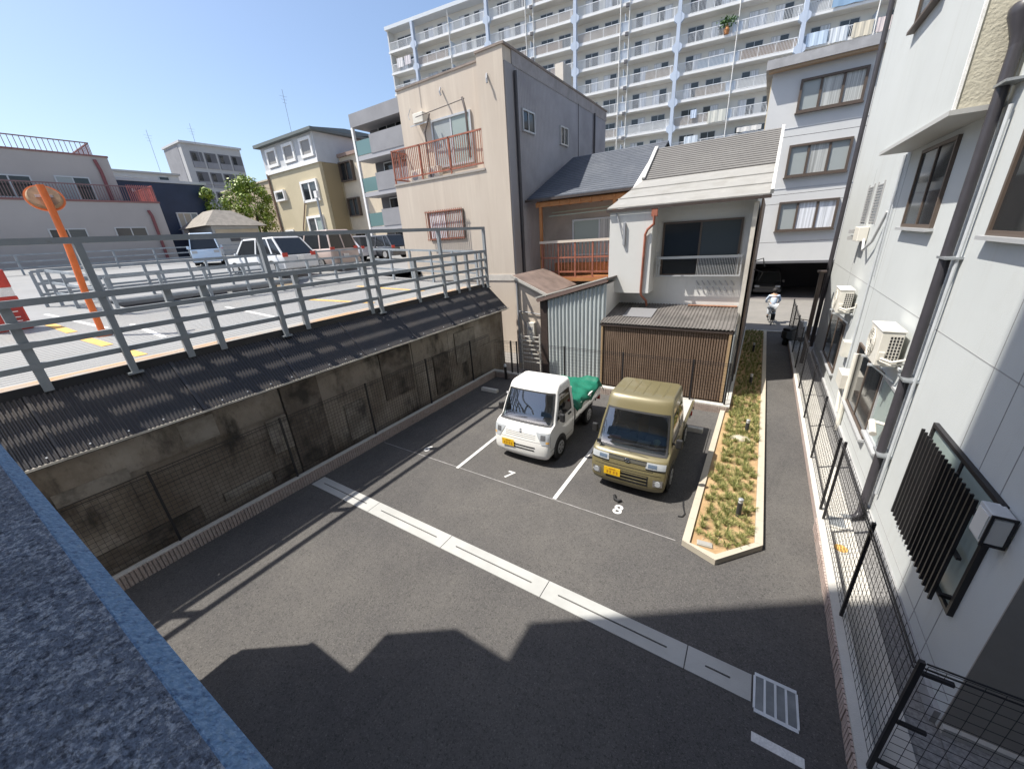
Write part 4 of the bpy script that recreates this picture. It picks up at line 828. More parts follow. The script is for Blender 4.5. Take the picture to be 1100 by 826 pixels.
m = MB(); m.box(-8.75, -4.6, 16.02, 16.12, 6.12, 6.3); m.box(-8.75, -4.6, 16.12, 17.3, 6.30, 6.35)
for k in range(9): x = -8.6+0.48*k; m.box(x-0.03, x+0.03, 15.98, 17.3, 6.18, 6.30)
m.build('rafters', WOOD, t)
m = MB(); m.box(-8.6, -8.48, 16.03, 16.13, 3.0, 6.15).box(-5.3, -5.18, 16.03, 16.13, 3.0, 6.15); m.build('post', WOOD, t)
m = MB(); m.box(-8.7, -4.6, 16.0, 17.3, 3.0, 3.16); m.build('veranda_floor', WOOD, t)
m = MB(); m.box(-8.62, -4.6, 16.0, 16.08, 4.62, 4.72); m.build('handrail', mat('pale_rail', (0.6, 0.52, 0.44), 0.7), t)
m = MB()
for x in (-8.5, -7.7, -6.9, -6.1, -5.3): m.box(x-0.035, x+0.035, 16.02, 16.07, 2.95, 4.62)
for z in (3.16, 3.4, 4.0): m.box(-8.6, -4.6, 16.03, 16.06, z-0.03, z+0.03)
for k in range(24): x = -8.55+k*0.165; m.box(x-0.01, x+0.01, 16.035, 16.055, 3.4, 4.62)
m.build('balustrade', REDBROWN, t)
m = MB(); m.box(-8.4, -4.7, 17.1, 17.28, 3.2, 3.7); m.build('planter_board', WOOD, t)
window(t, 'y', 17.3, -7.55, -5.0, 4.0, 5.55, frame=ALU, n=2, panes=[GLASSG, CURTAIN], fw_=0.07)
m = MB(); m.tube([(-8.4, 16.6, 5.75), (-5.2, 16.6, 5.8)], 0.02, 6).tube([(-8.4, 16.9, 5.9), (-5.2, 16.9, 5.95)], 0.02, 6); m.build('laundry_pole', mat('mint_pole', (0.42, 0.55, 0.48), 0.4), t)
m = MB(); m.box(-9.25, -4.7, 16.2, 17.3, -0.3, 2.3); m.build('lower_wall', mat('under_veranda_shade', (0.08, 0.075, 0.07), 0.95), t)  # near-black block, shade under the veranda put into its colour
# ================================================================== pale blue white building over the road
t = thing('street_building', 'pale blue white building with brown framed windows above an open garage', 'building', (0, 31, 0))
m = MB(); m.box(-1.0, 7.0, 0, 9, 2.45, 12.9); m.build('wall', BLUEWHITE, t)
m = MB(); m.box(-1.03, -1.0, 0.0, 9, 2.45, 12.6); m.build('side_wall', mat('cream_side', (0.62, 0.50, 0.30), 0.85), t)
m = MB(); m.box(-1.35, 7.2, -0.55, 9.2, 12.9, 13.35); m.build('roof_edge', mat('roof_fascia', (0.33, 0.33, 0.34), 0.7, var=0.2, scale=1), t)
m = MB(); m.box(-1.2, 7.1, -0.45, -0.05, 12.78, 12.9); m.build('soffit', mat('soffit_tan', (0.42, 0.30, 0.20), 0.8), t)
for (z0, z1, p) in ((10.6, 12.2, [GLASSL, CURTAIN, CURTAIN]), (7.3, 9.0, [GLASSL, CURTAIN, GLASSL]), (4.25, 5.95, [GLASSL, CURTAINW, CURTAINW])):
    window(t, 'y', 0.0, 0.42, 3.35, z0, z1, frame=BRONZE, n=3, panes=p, fw_=0.12, d=0.16, sill=BRONZE)
m = MB(); m.box(-1.0, -0.6, 0.2, 0.6, -0.1, 2.45).box(6.5, 7.0, 0.2, 0.6, -0.1, 2.45); m.build('pillar', DGREY, t)
MB().box(-1.0, 7.0, 6.0, 6.2, -0.1, 2.45).build('garage_back', mat('garage_shade', (0.05, 0.045, 0.05), 0.9), t)  # near-black walls: shade inside the garage is put into the colour
MB().box(-1.0, -0.8, 0.6, 6.0, -0.1, 2.45).box(6.8, 7, 0.6, 6.0, -0.1, 2.45).build('garage_side', mat('garage_shade', (0.05, 0.045, 0.05), 0.9), t)
MB().box(-1.0, 7.0, -0.02, 0.0, 2.3, 2.45).build('lintel', DGREY, t)
m = MB()
for z, y in ((9.9, -0.02), (6.7, -0.02)): m.box(-0.9, 7, y, 0.0, z-0.012, z+0.012)
m.build('wall_joint', mat('joint_blue', (0.42, 0.44, 0.48), 0.9), t)
tag(MB().box(-0.8, 6.8, 31.0, 37.0, -0.1, 0.0).build('garage_floor', mat('garage_floor', (0.10, 0.09, 0.09), 0.9)), kind='structure')  # floor colour darkened for the shade inside the garage

# ================================================================== big white apartment block
A = thing('apartment_block', 'long white high rise apartment block with balconies and pale blue pillars', 'apartment block', (-12.5, 60.3, 0), radians(8))
XL, XR, BAY = -43.0, 30.0, 12.7
MB().box(XL, XR, 1.3, 11, 0, 36.3).build('wall', APTWHITE, A)
MB().box(XL-0.3, XR, -0.35, 11.3, 36.3, 36.75).build('roof_edge', mat('roof_edge_white', (0.62, 0.66, 0.70), 0.7), A)
m = MB()
for k in range(2, 13): m.box(XL-0.2, XR, -0.1, 1.3, 2.8*k-0.22, 2.8*k)
m.build('balcony_slab', APTWHITE, A)
m = MB()
for k in range(2, 13): m.box(XL-0.22, XR, -0.13, -0.1, 2.8*k-0.18, 2.8*k+0.06)
m.build('slab_edge', mat('slab_edge_white', (0.78, 0.78, 0.77), 0.7), A)
for i in range(-3, 3):
    px = BAY*i; m = MB(); m.box(px-0.2, px+0.2, -0.5, 0.1, 0, 36.3)
    for k in range(3, 13, 1):
        z = 2.8*k-0.1
        for s in (-1, 1): m.prism([(px+s*0.2, -0.48, z-0.5), (px+s*0.55, -0.48, z-0.2), (px+s*0.55, -0.48, z+0.2), (px+s*0.2, -0.48, z+0.5)] if s > 0 else [(px+s*0.2, -0.48, z-0.5), (px+s*0.2, -0.48, z+0.5), (px+s*0.55, -0.48, z+0.2), (px+s*0.55, -0.48, z-0.2)], (0, 0.5, 0))
    m.build('pillar', APTBLUE, A)
m = MB(); m.box(XL-0.06, XL+0.12, -0.1, 1.3, 0, 36.3); m.build('end_screen', APTWHITE, A)
rg = random.Random(11)
segs = [(XL, -3*BAY-0.3)] + [(BAY*i+0.3, BAY*(i+1)-0.3) for i in range(-3, 2)]
for k in range(5, 13):
    z = 2.8*k
    for (a, b_) in segs:
        if k < 10 and b_ < -26: continue
        m = MB(); m.box(a, b_, -0.1, -0.04, z+1.06, z+1.12).box(a, b_, -0.09, -0.05, z+0.1, z+0.14)
        n = int((b_-a)/0.14)
        for i in range(n+1):
            x = a+(b_-a)*i/n; w = 0.035 if i % 12 == 0 else 0.014; m.box(x-w, x+w, -0.09, -0.05, z+0.12, z+1.08)
        ro = m.build('balcony_railing', RAILWHITE, A)
        # privacy sheets behind some railings
        if b_-a > 8:
            for (u0, u1) in ((a, (a+b_)/2-0.6), ((a+b_)/2+0.6, b_)):
                if rg.random() < 0.55:
                    c_ = rg.choice([(0.36, 0.27, 0.21), (0.42, 0.36, 0.30), (0.50, 0.54, 0.58), (0.60, 0.60, 0.58), (0.34, 0.42, 0.50), (0.55, 0.56, 0.55)])
                    s0 = u0 + rg.choice([0, 0, 2.2]); MB().box(s0, u1-rg.choice([0, 0, 1.5]), -0.035, -0.025, z+0.14, z+1.02).build('privacy_sheet', mat('sheet_%d' % int(c_[0]*1000), c_, 0.9), ro)
    for (a, b_) in segs:
        if k < 10 and b_ < -26: continue
        if b_-a < 8: units = [(a+0.6, b_-0.6)]
        else: units = [(a+0.5, (a+b_)/2-0.9), ((a+b_)/2+0.9, b_-0.5)]
        for (u0, u1) in units:
            f = MB(); wds = [(u0+0.2, u0+2.0), (u1-1.9, u1-0.15)] if u1-u0 > 4 else [(u0+0.2, u1-0.4)]
            p = MB(); q = MB()
            for (w0, w1) in wds:
                f.box(w0, w1, 1.24, 1.32, z+2.0, z+2.07).box(w0, w0+0.06, 1.24, 1.32, z+0.1, z+2.0).box(w1-0.06, w1, 1.24, 1.32, z+0.1, z+2.0).box((w0+w1)/2-0.03, (w0+w1)/2+0.03, 1.25, 1.31, z+0.1, z+2.0)
                hp = p if rg.random() < 0.7 else q
                hp.box(w0+0.06, (w0+w1)/2-0.03, 1.27, 1.29, z+0.1, z+2.0); (p if rg.random() < 0.55 else q).box((w0+w1)/2+0.03, w1-0.06, 1.275, 1.295, z+0.1, z+2.0)
            fo = f.build('window', ALU, A)
            if p.v: p.build('pane', GLASSM, fo)
            if q.v: q.build('pane', CURTAINW, fo)
    # mid-bay partitions, pipes and drain boxes
for (a, b_) in segs[1:]:
    mid = (a+b_)/2
    p = MB(); d_ = MB(); s_ = MB()
    for dx in ((-0.55, 0.55) if a > -26 and a < -3 else (0.0,)): p.tube([(mid+dx, -0.2, 8), (mid+dx, -0.2, 36.2)], 0.06, 6)
    for k in range(5, 13):
        d_.box(mid+0.1, mid+0.5, -0.35, -0.1, 2.8*k-0.4, 2.8*k-0.05); s_.box(mid-0.5, mid+0.5, -0.02, 0.02, 2.8*k+0.12, 2.8*k+1.06); s_.box(mid-0.03, mid+0.03, 0.0, 1.3, 2.8*k, 2.8*k+1.9)
    p.build('drainpipe', APTWHITE, A); s_.build('partition', PANELBLUE, A)
    if -30 < a < -3: d_.build('drain_box', DGREY, A)
# washing and bedding hung on the balconies
def cloth(bx_, k, w, h, col, lab, zoff=1.15, n=1):
    t = MB(); z = 2.8*k+zoff
    K = 10
    for j in range(2):
        for i in range(K+1):
            x = bx_ + w*i/K; t.v.append((x, -0.2-0.025*sin(i*1.7+j), z-(h if j else 0)+0.03*sin(i*2.1)*j))
    for i in range(K): t.f.append((i, i+1, K+2+i, K+1+i))
    o = t.build('hanging_washing', mat('cloth_%d_%d' % (int(col[0]*100), int(col[2]*100)), col, 0.9), None)
    sol = o.modifiers.new('thickness', 'SOLIDIFY'); sol.thickness = 0.03
    o.matrix_world = Matrix.Translation((-12.5, 60.3, 0)) @ Matrix.Rotation(radians(8), 4, 'Z')
    return tag(o, lab, 'washing', 'washing hung on the apartment balconies')
cloth(13.2, 8, 1.9, 1.2, (0.55, 0.66, 0.78), 'pale blue sheet hung on the balcony just above the grey street roof')
cloth(15.3, 8, 1.5, 1.3, (0.66, 0.70, 0.74), 'whitish towels between the pale blue sheet and the cream bedding')
cloth(17.2, 8, 1.7, 1.25, (0.66, 0.60, 0.48), 'cream bedding hung beside the whitish towels above the street roof')
cloth(19.2, 8, 1.6, 1.2, (0.72, 0.62, 0.60), 'pinkish white bedding next to the cream bedding on the balcony')
cloth(23.0, 8, 1.7, 1.2, (0.66, 0.56, 0.46), 'tan bedding hung beside the white building edge')
cloth(15.0, 9, 4.8, 1.05, (0.28, 0.42, 0.58), 'long blue sheet hung along a high balcony')
cloth(4.2, 6, 2.0, 1.25, (0.62, 0.62, 0.56), 'ivory quilt hung beside a small pale blue shirt')
cloth(2.2, 6, 0.7, 0.9, (0.55, 0.63, 0.76), 'small pale blue shirt hung beside the ivory quilt', 1.6)
cloth(1.7, 5-0, 1.6, 1.3, (0.60, 0.66, 0.72), 'blue white bedding just above the grey shingle roof', 1.6)
cloth(7.6, 5, 2.6, 0.5, (0.72, 0.70, 0.66), 'narrow white sheet just over the ridge of the shingle roof', 1.7)
cloth(-41.8, 11, 1.2, 1.2, (0.72, 0.70, 0.70), 'white washing at the open end of the apartment block', 1.7)
cloth(-40.3, 11, 1.2, 1.1, (0.66, 0.62, 0.64), 'greyish washing next to the white washing at the block end', 1.7)
t = thing('potted_plant', 'bushy green plant standing on an apartment balcony', 'plant', (-7.3, 60.9, 25.3))
m = MB(); rg = random.Random(4)
for k in range(160):
    c_ = Vector((rg.gauss(0, 0.45), rg.gauss(0, 0.2), 1.1+rg.gauss(0, 0.25))); u = Vector((rg.uniform(-1,1), rg.uniform(-1,1), rg.uniform(-1,1))).normalized()*0.14; v = u.orthogonal().normalized()*0.1
    m.quad(c_-u, c_+v, c_+u, c_-v)
m.build('leaves', mat('balcony_leaf', (0.05, 0.11, 0.03), 0.7, var=0.4, scale=6), t); MB().tube([(0,0,0), (0,0,0.4), (0,0,1.0)], [0.25, 0.3, 0.04], 10).build('pot', WOOD, t)

# ================================================================== left background: pinkish terraced building
t = thing('pinkish_building', 'pinkish grey terraced building with red terrace railings', 'building', (-40, 0, 0))
MB().box(-12, 0, -14, 12.75, -0.3, 9.1).build('lower_wall', PINKWALL, t)
MB().box(-12, -0.9, -14, 11.0, 9.1, 12.1).build('upper_wall', PINKWALL, t)
m = MB(); m.box(-12.05, -0.85, -14, 11.05, 12.1, 12.2).box(-12, 0.04, -14, 12.8, 9.1, 9.22); m.build('parapet_cap', mat('cap_maroon', (0.25, 0.12, 0.11), 0.7), t)
window(t, 'x+', -0.9, 4.9, 6.85, 9.3, 10.65, frame=ALU, n=2, panes=[GLASSD, GLASSD], fw_=0.08)
window(t, 'x+', -0.9, 7.9, 9.6, 9.25, 10.75, frame=ALU, n=2, panes=[GLASSL, GLASSD], fw_=0.08)
window(t, 'x+', 0.0, 6.35, 8.15, 6.62, 7.4, frame=ALU, n=2, panes=[GLASSD, GLASSM], fw_=0.07); window(t, 'x+', 0.0, 9.6, 11.4, 6.75, 7.45, frame=ALU, n=2, panes=[GLASSM, GLASSM], fw_=0.07)
m = MB()
for y in [5.0+0.14*k for k in range(56)]: m.box(-0.08, -0.05, y-0.015, y+0.015, 9.2, 10.2)
m.box(-0.1, -0.03, -14, 12.7, 10.15, 10.22)
m.build('terrace_railing', mat('thin_dark_rail', (0.22, 0.13, 0.13), 0.6), t)
m = MB()
for k in range(40):
    x = -3.5+3.4*k/40; m.box(x-0.02, x+0.02, 12.62, 12.66, 9.2, 10.3)
m.box(-3.6, 0, 12.6, 12.68, 10.25, 10.32)
for k in range(14): y = 11.2+0.11*k; m.box(-0.06, -0.02, y-0.02, y+0.02, 9.2, 10.3)
m.build('terrace_side_railing', REDPINK, t)
m = MB(); m.tube([(-0.8, 10.25, 11.9), (-0.8, 10.35, 11.2), (-0.8, 10.35, 9.2)], 0.1, 8).tube([(0.1, 11.9, 8.6), (0.1, 12.0, 8.2), (0.1, 12.0, 4)], 0.1, 8); m.build('downpipe', mat('maroon_pipe', (0.22, 0.07, 0.075), 0.6), t, smooth=True)
m = MB()
for k in range(60): y = -4+0.25*k; m.box(-1.5, -1.46, y-0.015, y+0.015, 12.2, 13.05) if y < 10.4 else None
for k in range(30): x = -9.0+0.26*k; m.box(x-0.02, x+0.02, 10.38, 10.42, 12.2, 13.05)
m.box(-1.52, -1.44, -14, 10.42, 13.0, 13.06).box(-9, -1.46, 10.36, 10.44, 13.0, 13.06); m.build('roof_railing', mat('thin_dark_rail', (0.22, 0.13, 0.13), 0.6), t)
t = thing('navy_building', 'navy blue metal clad building with one pale shuttered window', 'building', (-46, 0, 0))
MB().box(-10, 0, 9.0, 18.6, -0.3, 11.4).build('wall', NAVY, t); MB().box(-10.1, 0.1, 8.9, 18.75, 11.4, 11.62).build('roof_edge', LGREY, t)
window(t, 'x+', 0.0, 15.6, 17.25, 7.1, 9.0, frame=WHITEPAINT, n=3, panes=[CREAM2, CREAM2, GLASSL], fw_=0.1, d=0.12)
MB().box(0, 0.15, 17.7, 18.6, 6.6, 7.5).build('dark_vent', BLACKMETAL, t)
MB().tube([(0, 13.2, 10.7), (0.12, 13.2, 10.7)], 0.14, 10).build('vent_cap', LGREY, t)
t = thing('rooftop_house', 'low pale building seen just above the navy building roof', 'building', (-62, 0, 0))
MB().box(-8, 0, 14, 22.6, 0, 14.5).build('wall', LGREY, t); window(t, 'x+', 0.0, 20.6, 21.6, 13.2, 14.3, frame=ALU, n=1, panes=[GLASSD]); MB().box(-8.2, 0.2, 13.8, 22.8, 14.5, 14.7).build('roof_edge', FARGREY, t)
window(t, 'x+', 0.0, 17.6, 18.4, 13.2, 13.9, frame=ALU, n=1, panes=[GLASSM])
# distant grey balcony block
t = thing('distant_block', 'distant grey apartment block with rows of dark balconies', 'apartment block', (-83.5, 32.2, 0))
MB().box(-7, 0, 0, 9.0, 0, 22.8).build('wall', FARGREY, t); MB().box(-7.3, 0.3, -0.2, 9.2, 22.8, 23.1).build('roof_edge', LGREY, t); MB().box(-7.0, -1.2, -0.05, 0, 0, 22.6).build('end_wall', MGREY, t)
for k in range(7):
    z = 22.3-3.0*(k+1)
    for j in range(4):
        y = 1.0+2.05*j; o = MB().box(-0.02, 0.04, y, y+1.75, z, z+2.4).build('recess_shade', DGREY, t); MB().box(0.04, 0.10, y+0.05, y+1.7, z, z+0.95).build('balcony_front', MGREY, o)  # raised dark plate, painted as the shade of a balcony recess
        MB().box(0.04, 0.06, y+0.2, y+0.8, z+1.0, z+2.2).build('balcony_window', GLASSD, o)
# yellowish and white house
t = thing('cream_white_house', 'cream tiled house with white top storey and slanted eave', 'house', (-37, 22, 0))
MB().box(-3.7, 4.55, 0, 7.5, -0.3, 12.2).build('lower_wall', CREAM, t); MB().box(-3.75, 4.62, -0.06, 7.6, 11.85, 14.0).build('top_wall', LGREY, t)
m = MB(); m.prism([(-4.1, -0.5, 14.0), (5.1, -0.5, 14.0), (5.1, -0.5, 14.2), (-4.1, -0.5, 14.25)], (0, 8.4, 0)); m.prism([(-4.0, -0.4, 14.2), (5.0, -0.4, 14.2), (4.8, 3, 14.6), (-3.8, 3, 14.6)], (0, 4.5, 0)); m.build('roof', mat('dark_green_roof', (0.13, 0.15, 0.15), 0.7), t)
MB().box(-3.78, 4.65, -0.12, -0.05, 11.8, 12.15).build('white_band', WHITEPAINT, t)
for x in (-2.0, 0.8, 3.5): window(t, 'y', -0.06, x-0.9, x+0.85, 12.3, 13.75, frame=WHITEPAINT, n=1, panes=[mat('blind_grey', (0.27, 0.26, 0.25), 0.6)], fw_=0.22, d=0.12)
window(t, 'y', 0.0, 1.3, 3.8, 9.0, 10.7, frame=WHITEPAINT, n=2, panes=[GLASSD, GLASSM], fw_=0.2, d=0.14); window(t, 'y', 0.0, -3.0, -1.4, 9.5, 10.4, frame=WHITEPAINT, n=1, panes=[GLASSM], fw_=0.15, d=0.25)
window(t, 'y', 0.0, 1.1, 3.6, 6.4, 7.9, frame=WHITEPAINT, n=2, panes=[GLASSM, GLASSG], fw_=0.2, d=0.14); window(t, 'y', 0.0, -3.0, -1.6, 5.9, 7.0, frame=WHITEPAINT, n=1, panes=[GLASSD], fw_=0.15, d=0.12)
m = MB(); m.tube([(-3.6, -0.1, 11.9), (-3.6, -0.1, 0)], 0.09, 8).tube([(1.5, -0.1, 9.2), (0.2, -0.1, 7.0), (-0.2, -0.1, 5.5)], 0.06, 6); m.build('downpipe', mat('brown_pipe', (0.22, 0.15, 0.11), 0.7), t)
m = MB(); m.box(4.55, 4.62, 0.3, 1.8, 0, 11.8); m.build('side_stain', mat('ochre_side', (0.33, 0.26, 0.15), 0.9), t)
t = thing('narrow_cream_house', 'narrow light cream house between the white topped and grey buildings', 'house', (-30.6, 24, 0))
MB().box(-2.8, 4, 0, 6, -0.3, 12.3).build('wall', CREAM2, t); MB().box(-3.0, 4.1, -0.2, 6.2, 12.3, 12.55).build('roof_edge', mat('cap_brown2', (0.28, 0.2, 0.17), 0.8), t)
window(t, 'y', 0.0, -1.7, 0.0, 10.4, 11.9, frame=BRONZE, n=2, panes=[GLASSD, GLASSM], fw_=0.1, d=0.3); window(t, 'y', 0.0, -1.5, 0.0, 7.6, 9.1, frame=BRONZE, n=2, panes=[GLASSM, GLASSM], fw_=0.1, d=0.3); window(t, 'y', 0.0, -1.5, 0.2, 5.0, 6.2, frame=BRONZE, n=2, panes=[GLASSD, GLASSD], fw_=0.1)
t = thing('grey_balcony_building', 'grey apartment building with stacked balconies beside the beige building', 'building', (-25, 22, 0))
MB().box(-2.3, 4.0, 1.5, 12, -0.3, 14.2).build('wall', DGREY, t)
MB().box(-2.6, 4.05, 0.0, 12, 13.35, 14.2).build('roof_parapet', MGREY, t)
for k in range(5):
    z = 1.45+2.5*k
    MB().box(-2.6, 4.0, 0.03, 1.5, z-0.3, z).build('balcony_slab', mat('slab_grey', (0.36, 0.36, 0.38), 0.8), t)
    MB().box(-0.75, 4.0, 0.0, 0.12, z, z+1.2).build('balcony_front', MGREY, t)
    MB().box(-2.5, -0.78, 0.05, 0.09, z+0.05, z+1.0).build('glass_screen', mat('aqua_glass', (0.13, 0.22, 0.22), 0.15), t)
    window(t, 'y', 1.5, -1.3, 2.6, z+0.1, z+2.1, frame=ALU, n=4, panes=[GLASSD, GLASSM, GLASSD, CURTAIN], fw_=0.08)
MB().box(-2.62, -2.42, 0.0, 0.2, 0, 13.35).build('column', WHITEPAINT, t)
MB().box(3.6, 4.06, -0.02, 1.6, 2, 14.3).build('end_fin', DGREY, t)
t = thing('tan_block', 'tan flat roofed block behind the tree', 'building', (-46, 26, 0))
MB().box(-14, 2, 0, 10, 0, 12.6).build('wall', TANWALL, t); MB().box(-4, 2, 1, 8, 12.6, 14.2).build('stair_tower', TANWALL, t); MB().box(-14.1, 2.1, -0.1, 10.1, 12.6, 12.75).build('parapet_cap', CREAM2, t)
t = thing('tiled_house', 'low house with pale tiled roof in front of the tree', 'house', (-41.5, 15.6, 0))
MB().box(-3.5, 1.2, 0.2, 4.0, 0, 7.6).build('wall', LGREY, t)
m = MB(); m.hexa([(-4.0, -0.4, 7.5), (1.8, -0.4, 7.5), (1.8, 4.6, 7.45), (-4.0, 4.6, 7.45)], [(-2.0, 1.2, 8.85), (0.2, 1.2, 8.85), (0.2, 2.6, 8.8), (-2.0, 2.6, 8.8)]); m.build('roof', TILEROOF, t)
MB().box(1.2, 1.26, 0.4, 3.9, 6.9, 7.2).build('eave_band', CREAM2, t); MB().box(1.2, 1.27, 1.4, 2.2, 6.2, 6.8).build('window', DGREY, t)

# tree beyond the deck
t = thing('round_tree', 'bright green leafy tree behind the low tiled house', 'tree', (-46.0, 22.2, -1.9))
t.scale = (1.38, 1.38, 1.38)
MB().tube([(0,0,0), (0.1,0,3), (0.0,0.1,6.5), (0.1,0.3,8.2)], [0.28, 0.22, 0.15, 0.05], 10).tube([(0,0,4.5), (0.5,-1.0,6.8)], [0.12, 0.04], 8).tube([(0,0,4.6), (-0.3,1.0,7.2)], [0.12, 0.04], 8).tube([(0,0.1,5.5), (0.8,0.5,7.5)], [0.1, 0.03], 8).build('trunk', mat('bark', (0.10, 0.075, 0.05), 0.95, var=0.3, scale=8), t)
LEAF = bpy.data.materials.new('leaf_green'); LEAF.use_nodes = True
_nt = LEAF.node_tree; _g = _nt.nodes.new('ShaderNodeNewGeometry'); _r = _nt.nodes.new('ShaderNodeValToRGB'); _nt.links.new(_g.outputs['Random Per Island'], _r.inputs[0]); _nt.links.new(_r.outputs[0], _nt.nodes['Principled BSDF'].inputs['Base Color'])
_r.color_ramp.elements[0].color = (0.09, 0.16, 0.02, 1); _r.color_ramp.elements[1].color = (0.27, 0.34, 0.04, 1)
m = MB(); rg = random.Random(21)
clumps = []
for k in range(60):
    a = rg.uniform(0, 2*pi); r = rg.random()**0.5; h = rg.random()
    zz = 6.6 + 3.5*h; rad = 1.75*sqrt(max(0.05, 1-((h-0.4)/0.62)**2))
    clumps.append((Vector((cos(a)*r*rad, sin(a)*r*rad*0.85, zz)), rg.uniform(0.32, 0.6)))
for k in range(22):
    a = rg.uniform(0, 2*pi); r = rg.random()**0.5; clumps.append((Vector((0.2+cos(a)*r*0.8, -2.2+sin(a)*r*0.75, rg.uniform(6.8, 9.2))), rg.uniform(0.3, 0.5)))
for c_, r in clumps:
    for q in range(105):
        d = Vector((rg.gauss(0,1), rg.gauss(0,1), rg.gauss(0,1))).normalized(); p = c_ + d*r*(0.55+0.5*rg.random())
        nn = (d + Vector((rg.uniform(-.7,.7), rg.uniform(-.7,.7), rg.uniform(-.3,.9)))).normalized(); u = nn.orthogonal().normalized(); v = nn.cross(u); s_ = rg.uniform(0.05, 0.10)
        ang = rg.uniform(0, pi); u2 = u*cos(ang)+v*sin(ang); v2 = nn.cross(u2)
        m.quad(p-u2*s_*1.3, p-v2*s_*0.6, p+u2*s_*1.3, p+v2*s_*0.6)
m.build('crown', LEAF, t)

# antennas
def antenna(x, y, z0, z1, lab):
    t = thing('antenna', lab, 'antenna', (x, y, z0)); h = z1-z0
    MB().tube([(0,0,0), (0.1,0,h)], 0.018, 6).build('mast', GREYPLASTIC, t)
    m = MB()
    for k in range(3): m.bar((0.05, -0.35+0.08*k, h-0.5-0.25*k), (0.05, 0.35-0.08*k, h-0.5-0.25*k), 0.014, 0.014)
    m.build('arms', GREYPLASTIC, t)
antenna(-57, 19.3, 14, 17.9, 'thin antenna mast rising behind the navy building'); antenna(-55.5, 22.9, 15, 18.8, 'thin antenna mast in front of the distant grey block roof'); antenna(-38.5, 24, 14.5, 18.5, 'thin antenna on the roof of the cream and white house')

# overhead wires
def wire(p, q, sag, lab, r=0.012):
    p = Vector(p); q = Vector(q); pts = []
    for k in range(25):
        f = k/24; v = p.lerp(q, f); v.z -= sag*4*f*(1-f); pts.append(v)
    tag(MB().tube(pts, r, 5).build('overhead_wire', BLACKMETAL), lab, 'wire', 'overhead wires along the road')
wire((-14, 27.5, 9.6), (12, 28.2, 9.1), 0.3, 'overhead wire crossing below the top window of the pale blue building'); wire((-14, 27.2, 6.3), (12, 28.0, 6.6), 0.25, 'overhead wire crossing over the bottom window of the pale blue building'); wire((-14, 27.2, 5.9), (12, 28.0, 6.1), 0.25, 'overhead wire crossing through the bottom window of the pale blue building'); wire((-14, 27.0, 3.9), (12, 28.0, 4.0), 0.2, 'lowest overhead wire just above the garage opening')
wire((-60, 8, 14.5), (-40, 34, 11.2), 0.8, 'thin overhead wire above the navy building roof', 0.02)
# utility pole with lamp seen between the cream houses
t = thing('street_pole', 'thin grey street pole with lamp in front of the cream house', 'street pole', (-31.0, 20.2, 0))
MB().tube([(0,0,0), (0,0,9.2)], 0.09, 8).build('shaft', GALV, t); MB().box(-0.18, 0.18, -0.1, 0.1, 8.9, 9.4).build('sign_plate', WHITEPAINT, t)
# ================================================================== glass with see-through
def glass_mat(name, tint, gloss=0.0):
    m = bpy.data.materials.new(name); m.use_nodes = True; nt = m.node_tree; N = nt.nodes; L = nt.links; N.remove(N['Principled BSDF'])
    tr = N.new('ShaderNodeBsdfTransparent'); tr.inputs[0].default_value = (*tint, 1); gl = N.new('ShaderNodeBsdfGlossy'); gl.inputs['Roughness'].default_value = 0.03
    fr = N.new('ShaderNodeFresnel'); fr.inputs[0].default_value = 1.55; ad = N.new('ShaderNodeMath'); ad.operation = 'ADD'; ad.inputs[1].default_value = gloss; L.new(fr.outputs[0], ad.inputs[0])
    mx = N.new('ShaderNodeMixShader'); L.new(ad.outputs[0], mx.inputs[0]); L.new(tr.outputs[0], mx.inputs[1]); L.new(gl.outputs[0], mx.inputs[2]); L.new(mx.outputs[0], N['Material Output'].inputs[0])
    return m
WIND = glass_mat('windscreen_glass', (0.60, 0.70, 0.70), 0.22); SIDEG = glass_mat('side_glass', (0.45, 0.50, 0.50), 0.06)
def carpaint(name, col, metal=0.0, rough=0.3):
    m = mat(name, col, rough, metal=metal); b = m.node_tree.nodes['Principled BSDF']; b.inputs['Coat Weight'].default_value = 0.6; b.inputs['Coat Roughness'].default_value = 0.05; return m
PWHITE = carpaint('truck_white', (0.74, 0.73, 0.70), 0, 0.35); PKHAKI = carpaint('truck_khaki', (0.165, 0.140, 0.070), 0.15, 0.36)
LAMP = mat('lamp_clear', (0.40, 0.42, 0.44), 0.08, spec=0.8); CHROME = mat('chrome', (0.6, 0.6, 0.6), 0.15, metal=1.0); INTER = mat('dark_interior', (0.11, 0.11, 0.11), 0.8); SEATM = mat('seat_cloth', (0.14, 0.14, 0.145), 0.9); BLKPL = mat('black_plastic', (0.02, 0.02, 0.021), 0.5)
YPLATE = mat('yellow_plate', (0.78, 0.47, 0.01), 0.5); TARP = mix_layers('green_tarp', (0.008, 0.115, 0.07), [((0.012, 0.165, 0.105), 5, 0.4, 0.7, (1,1,1), 0.7)], rough=0.55, bump=0.4, bscale=25)
BEDGREY = mat('bed_grey', (0.38, 0.37, 0.36), 0.55, var=0.12, scale=4); RIM = mat('steel_rim', (0.5, 0.5, 0.5), 0.35, metal=0.5)

def interp(tab, z, c):
    for a, b in zip(tab[:-1], tab[1:]):
        if z <= b[0]: f = (z-a[0])/(b[0]-a[0]) if b[0] > a[0] else 0; f = max(0, f); return a[c]+(b[c]-a[c])*f
    return tab[-1][c]

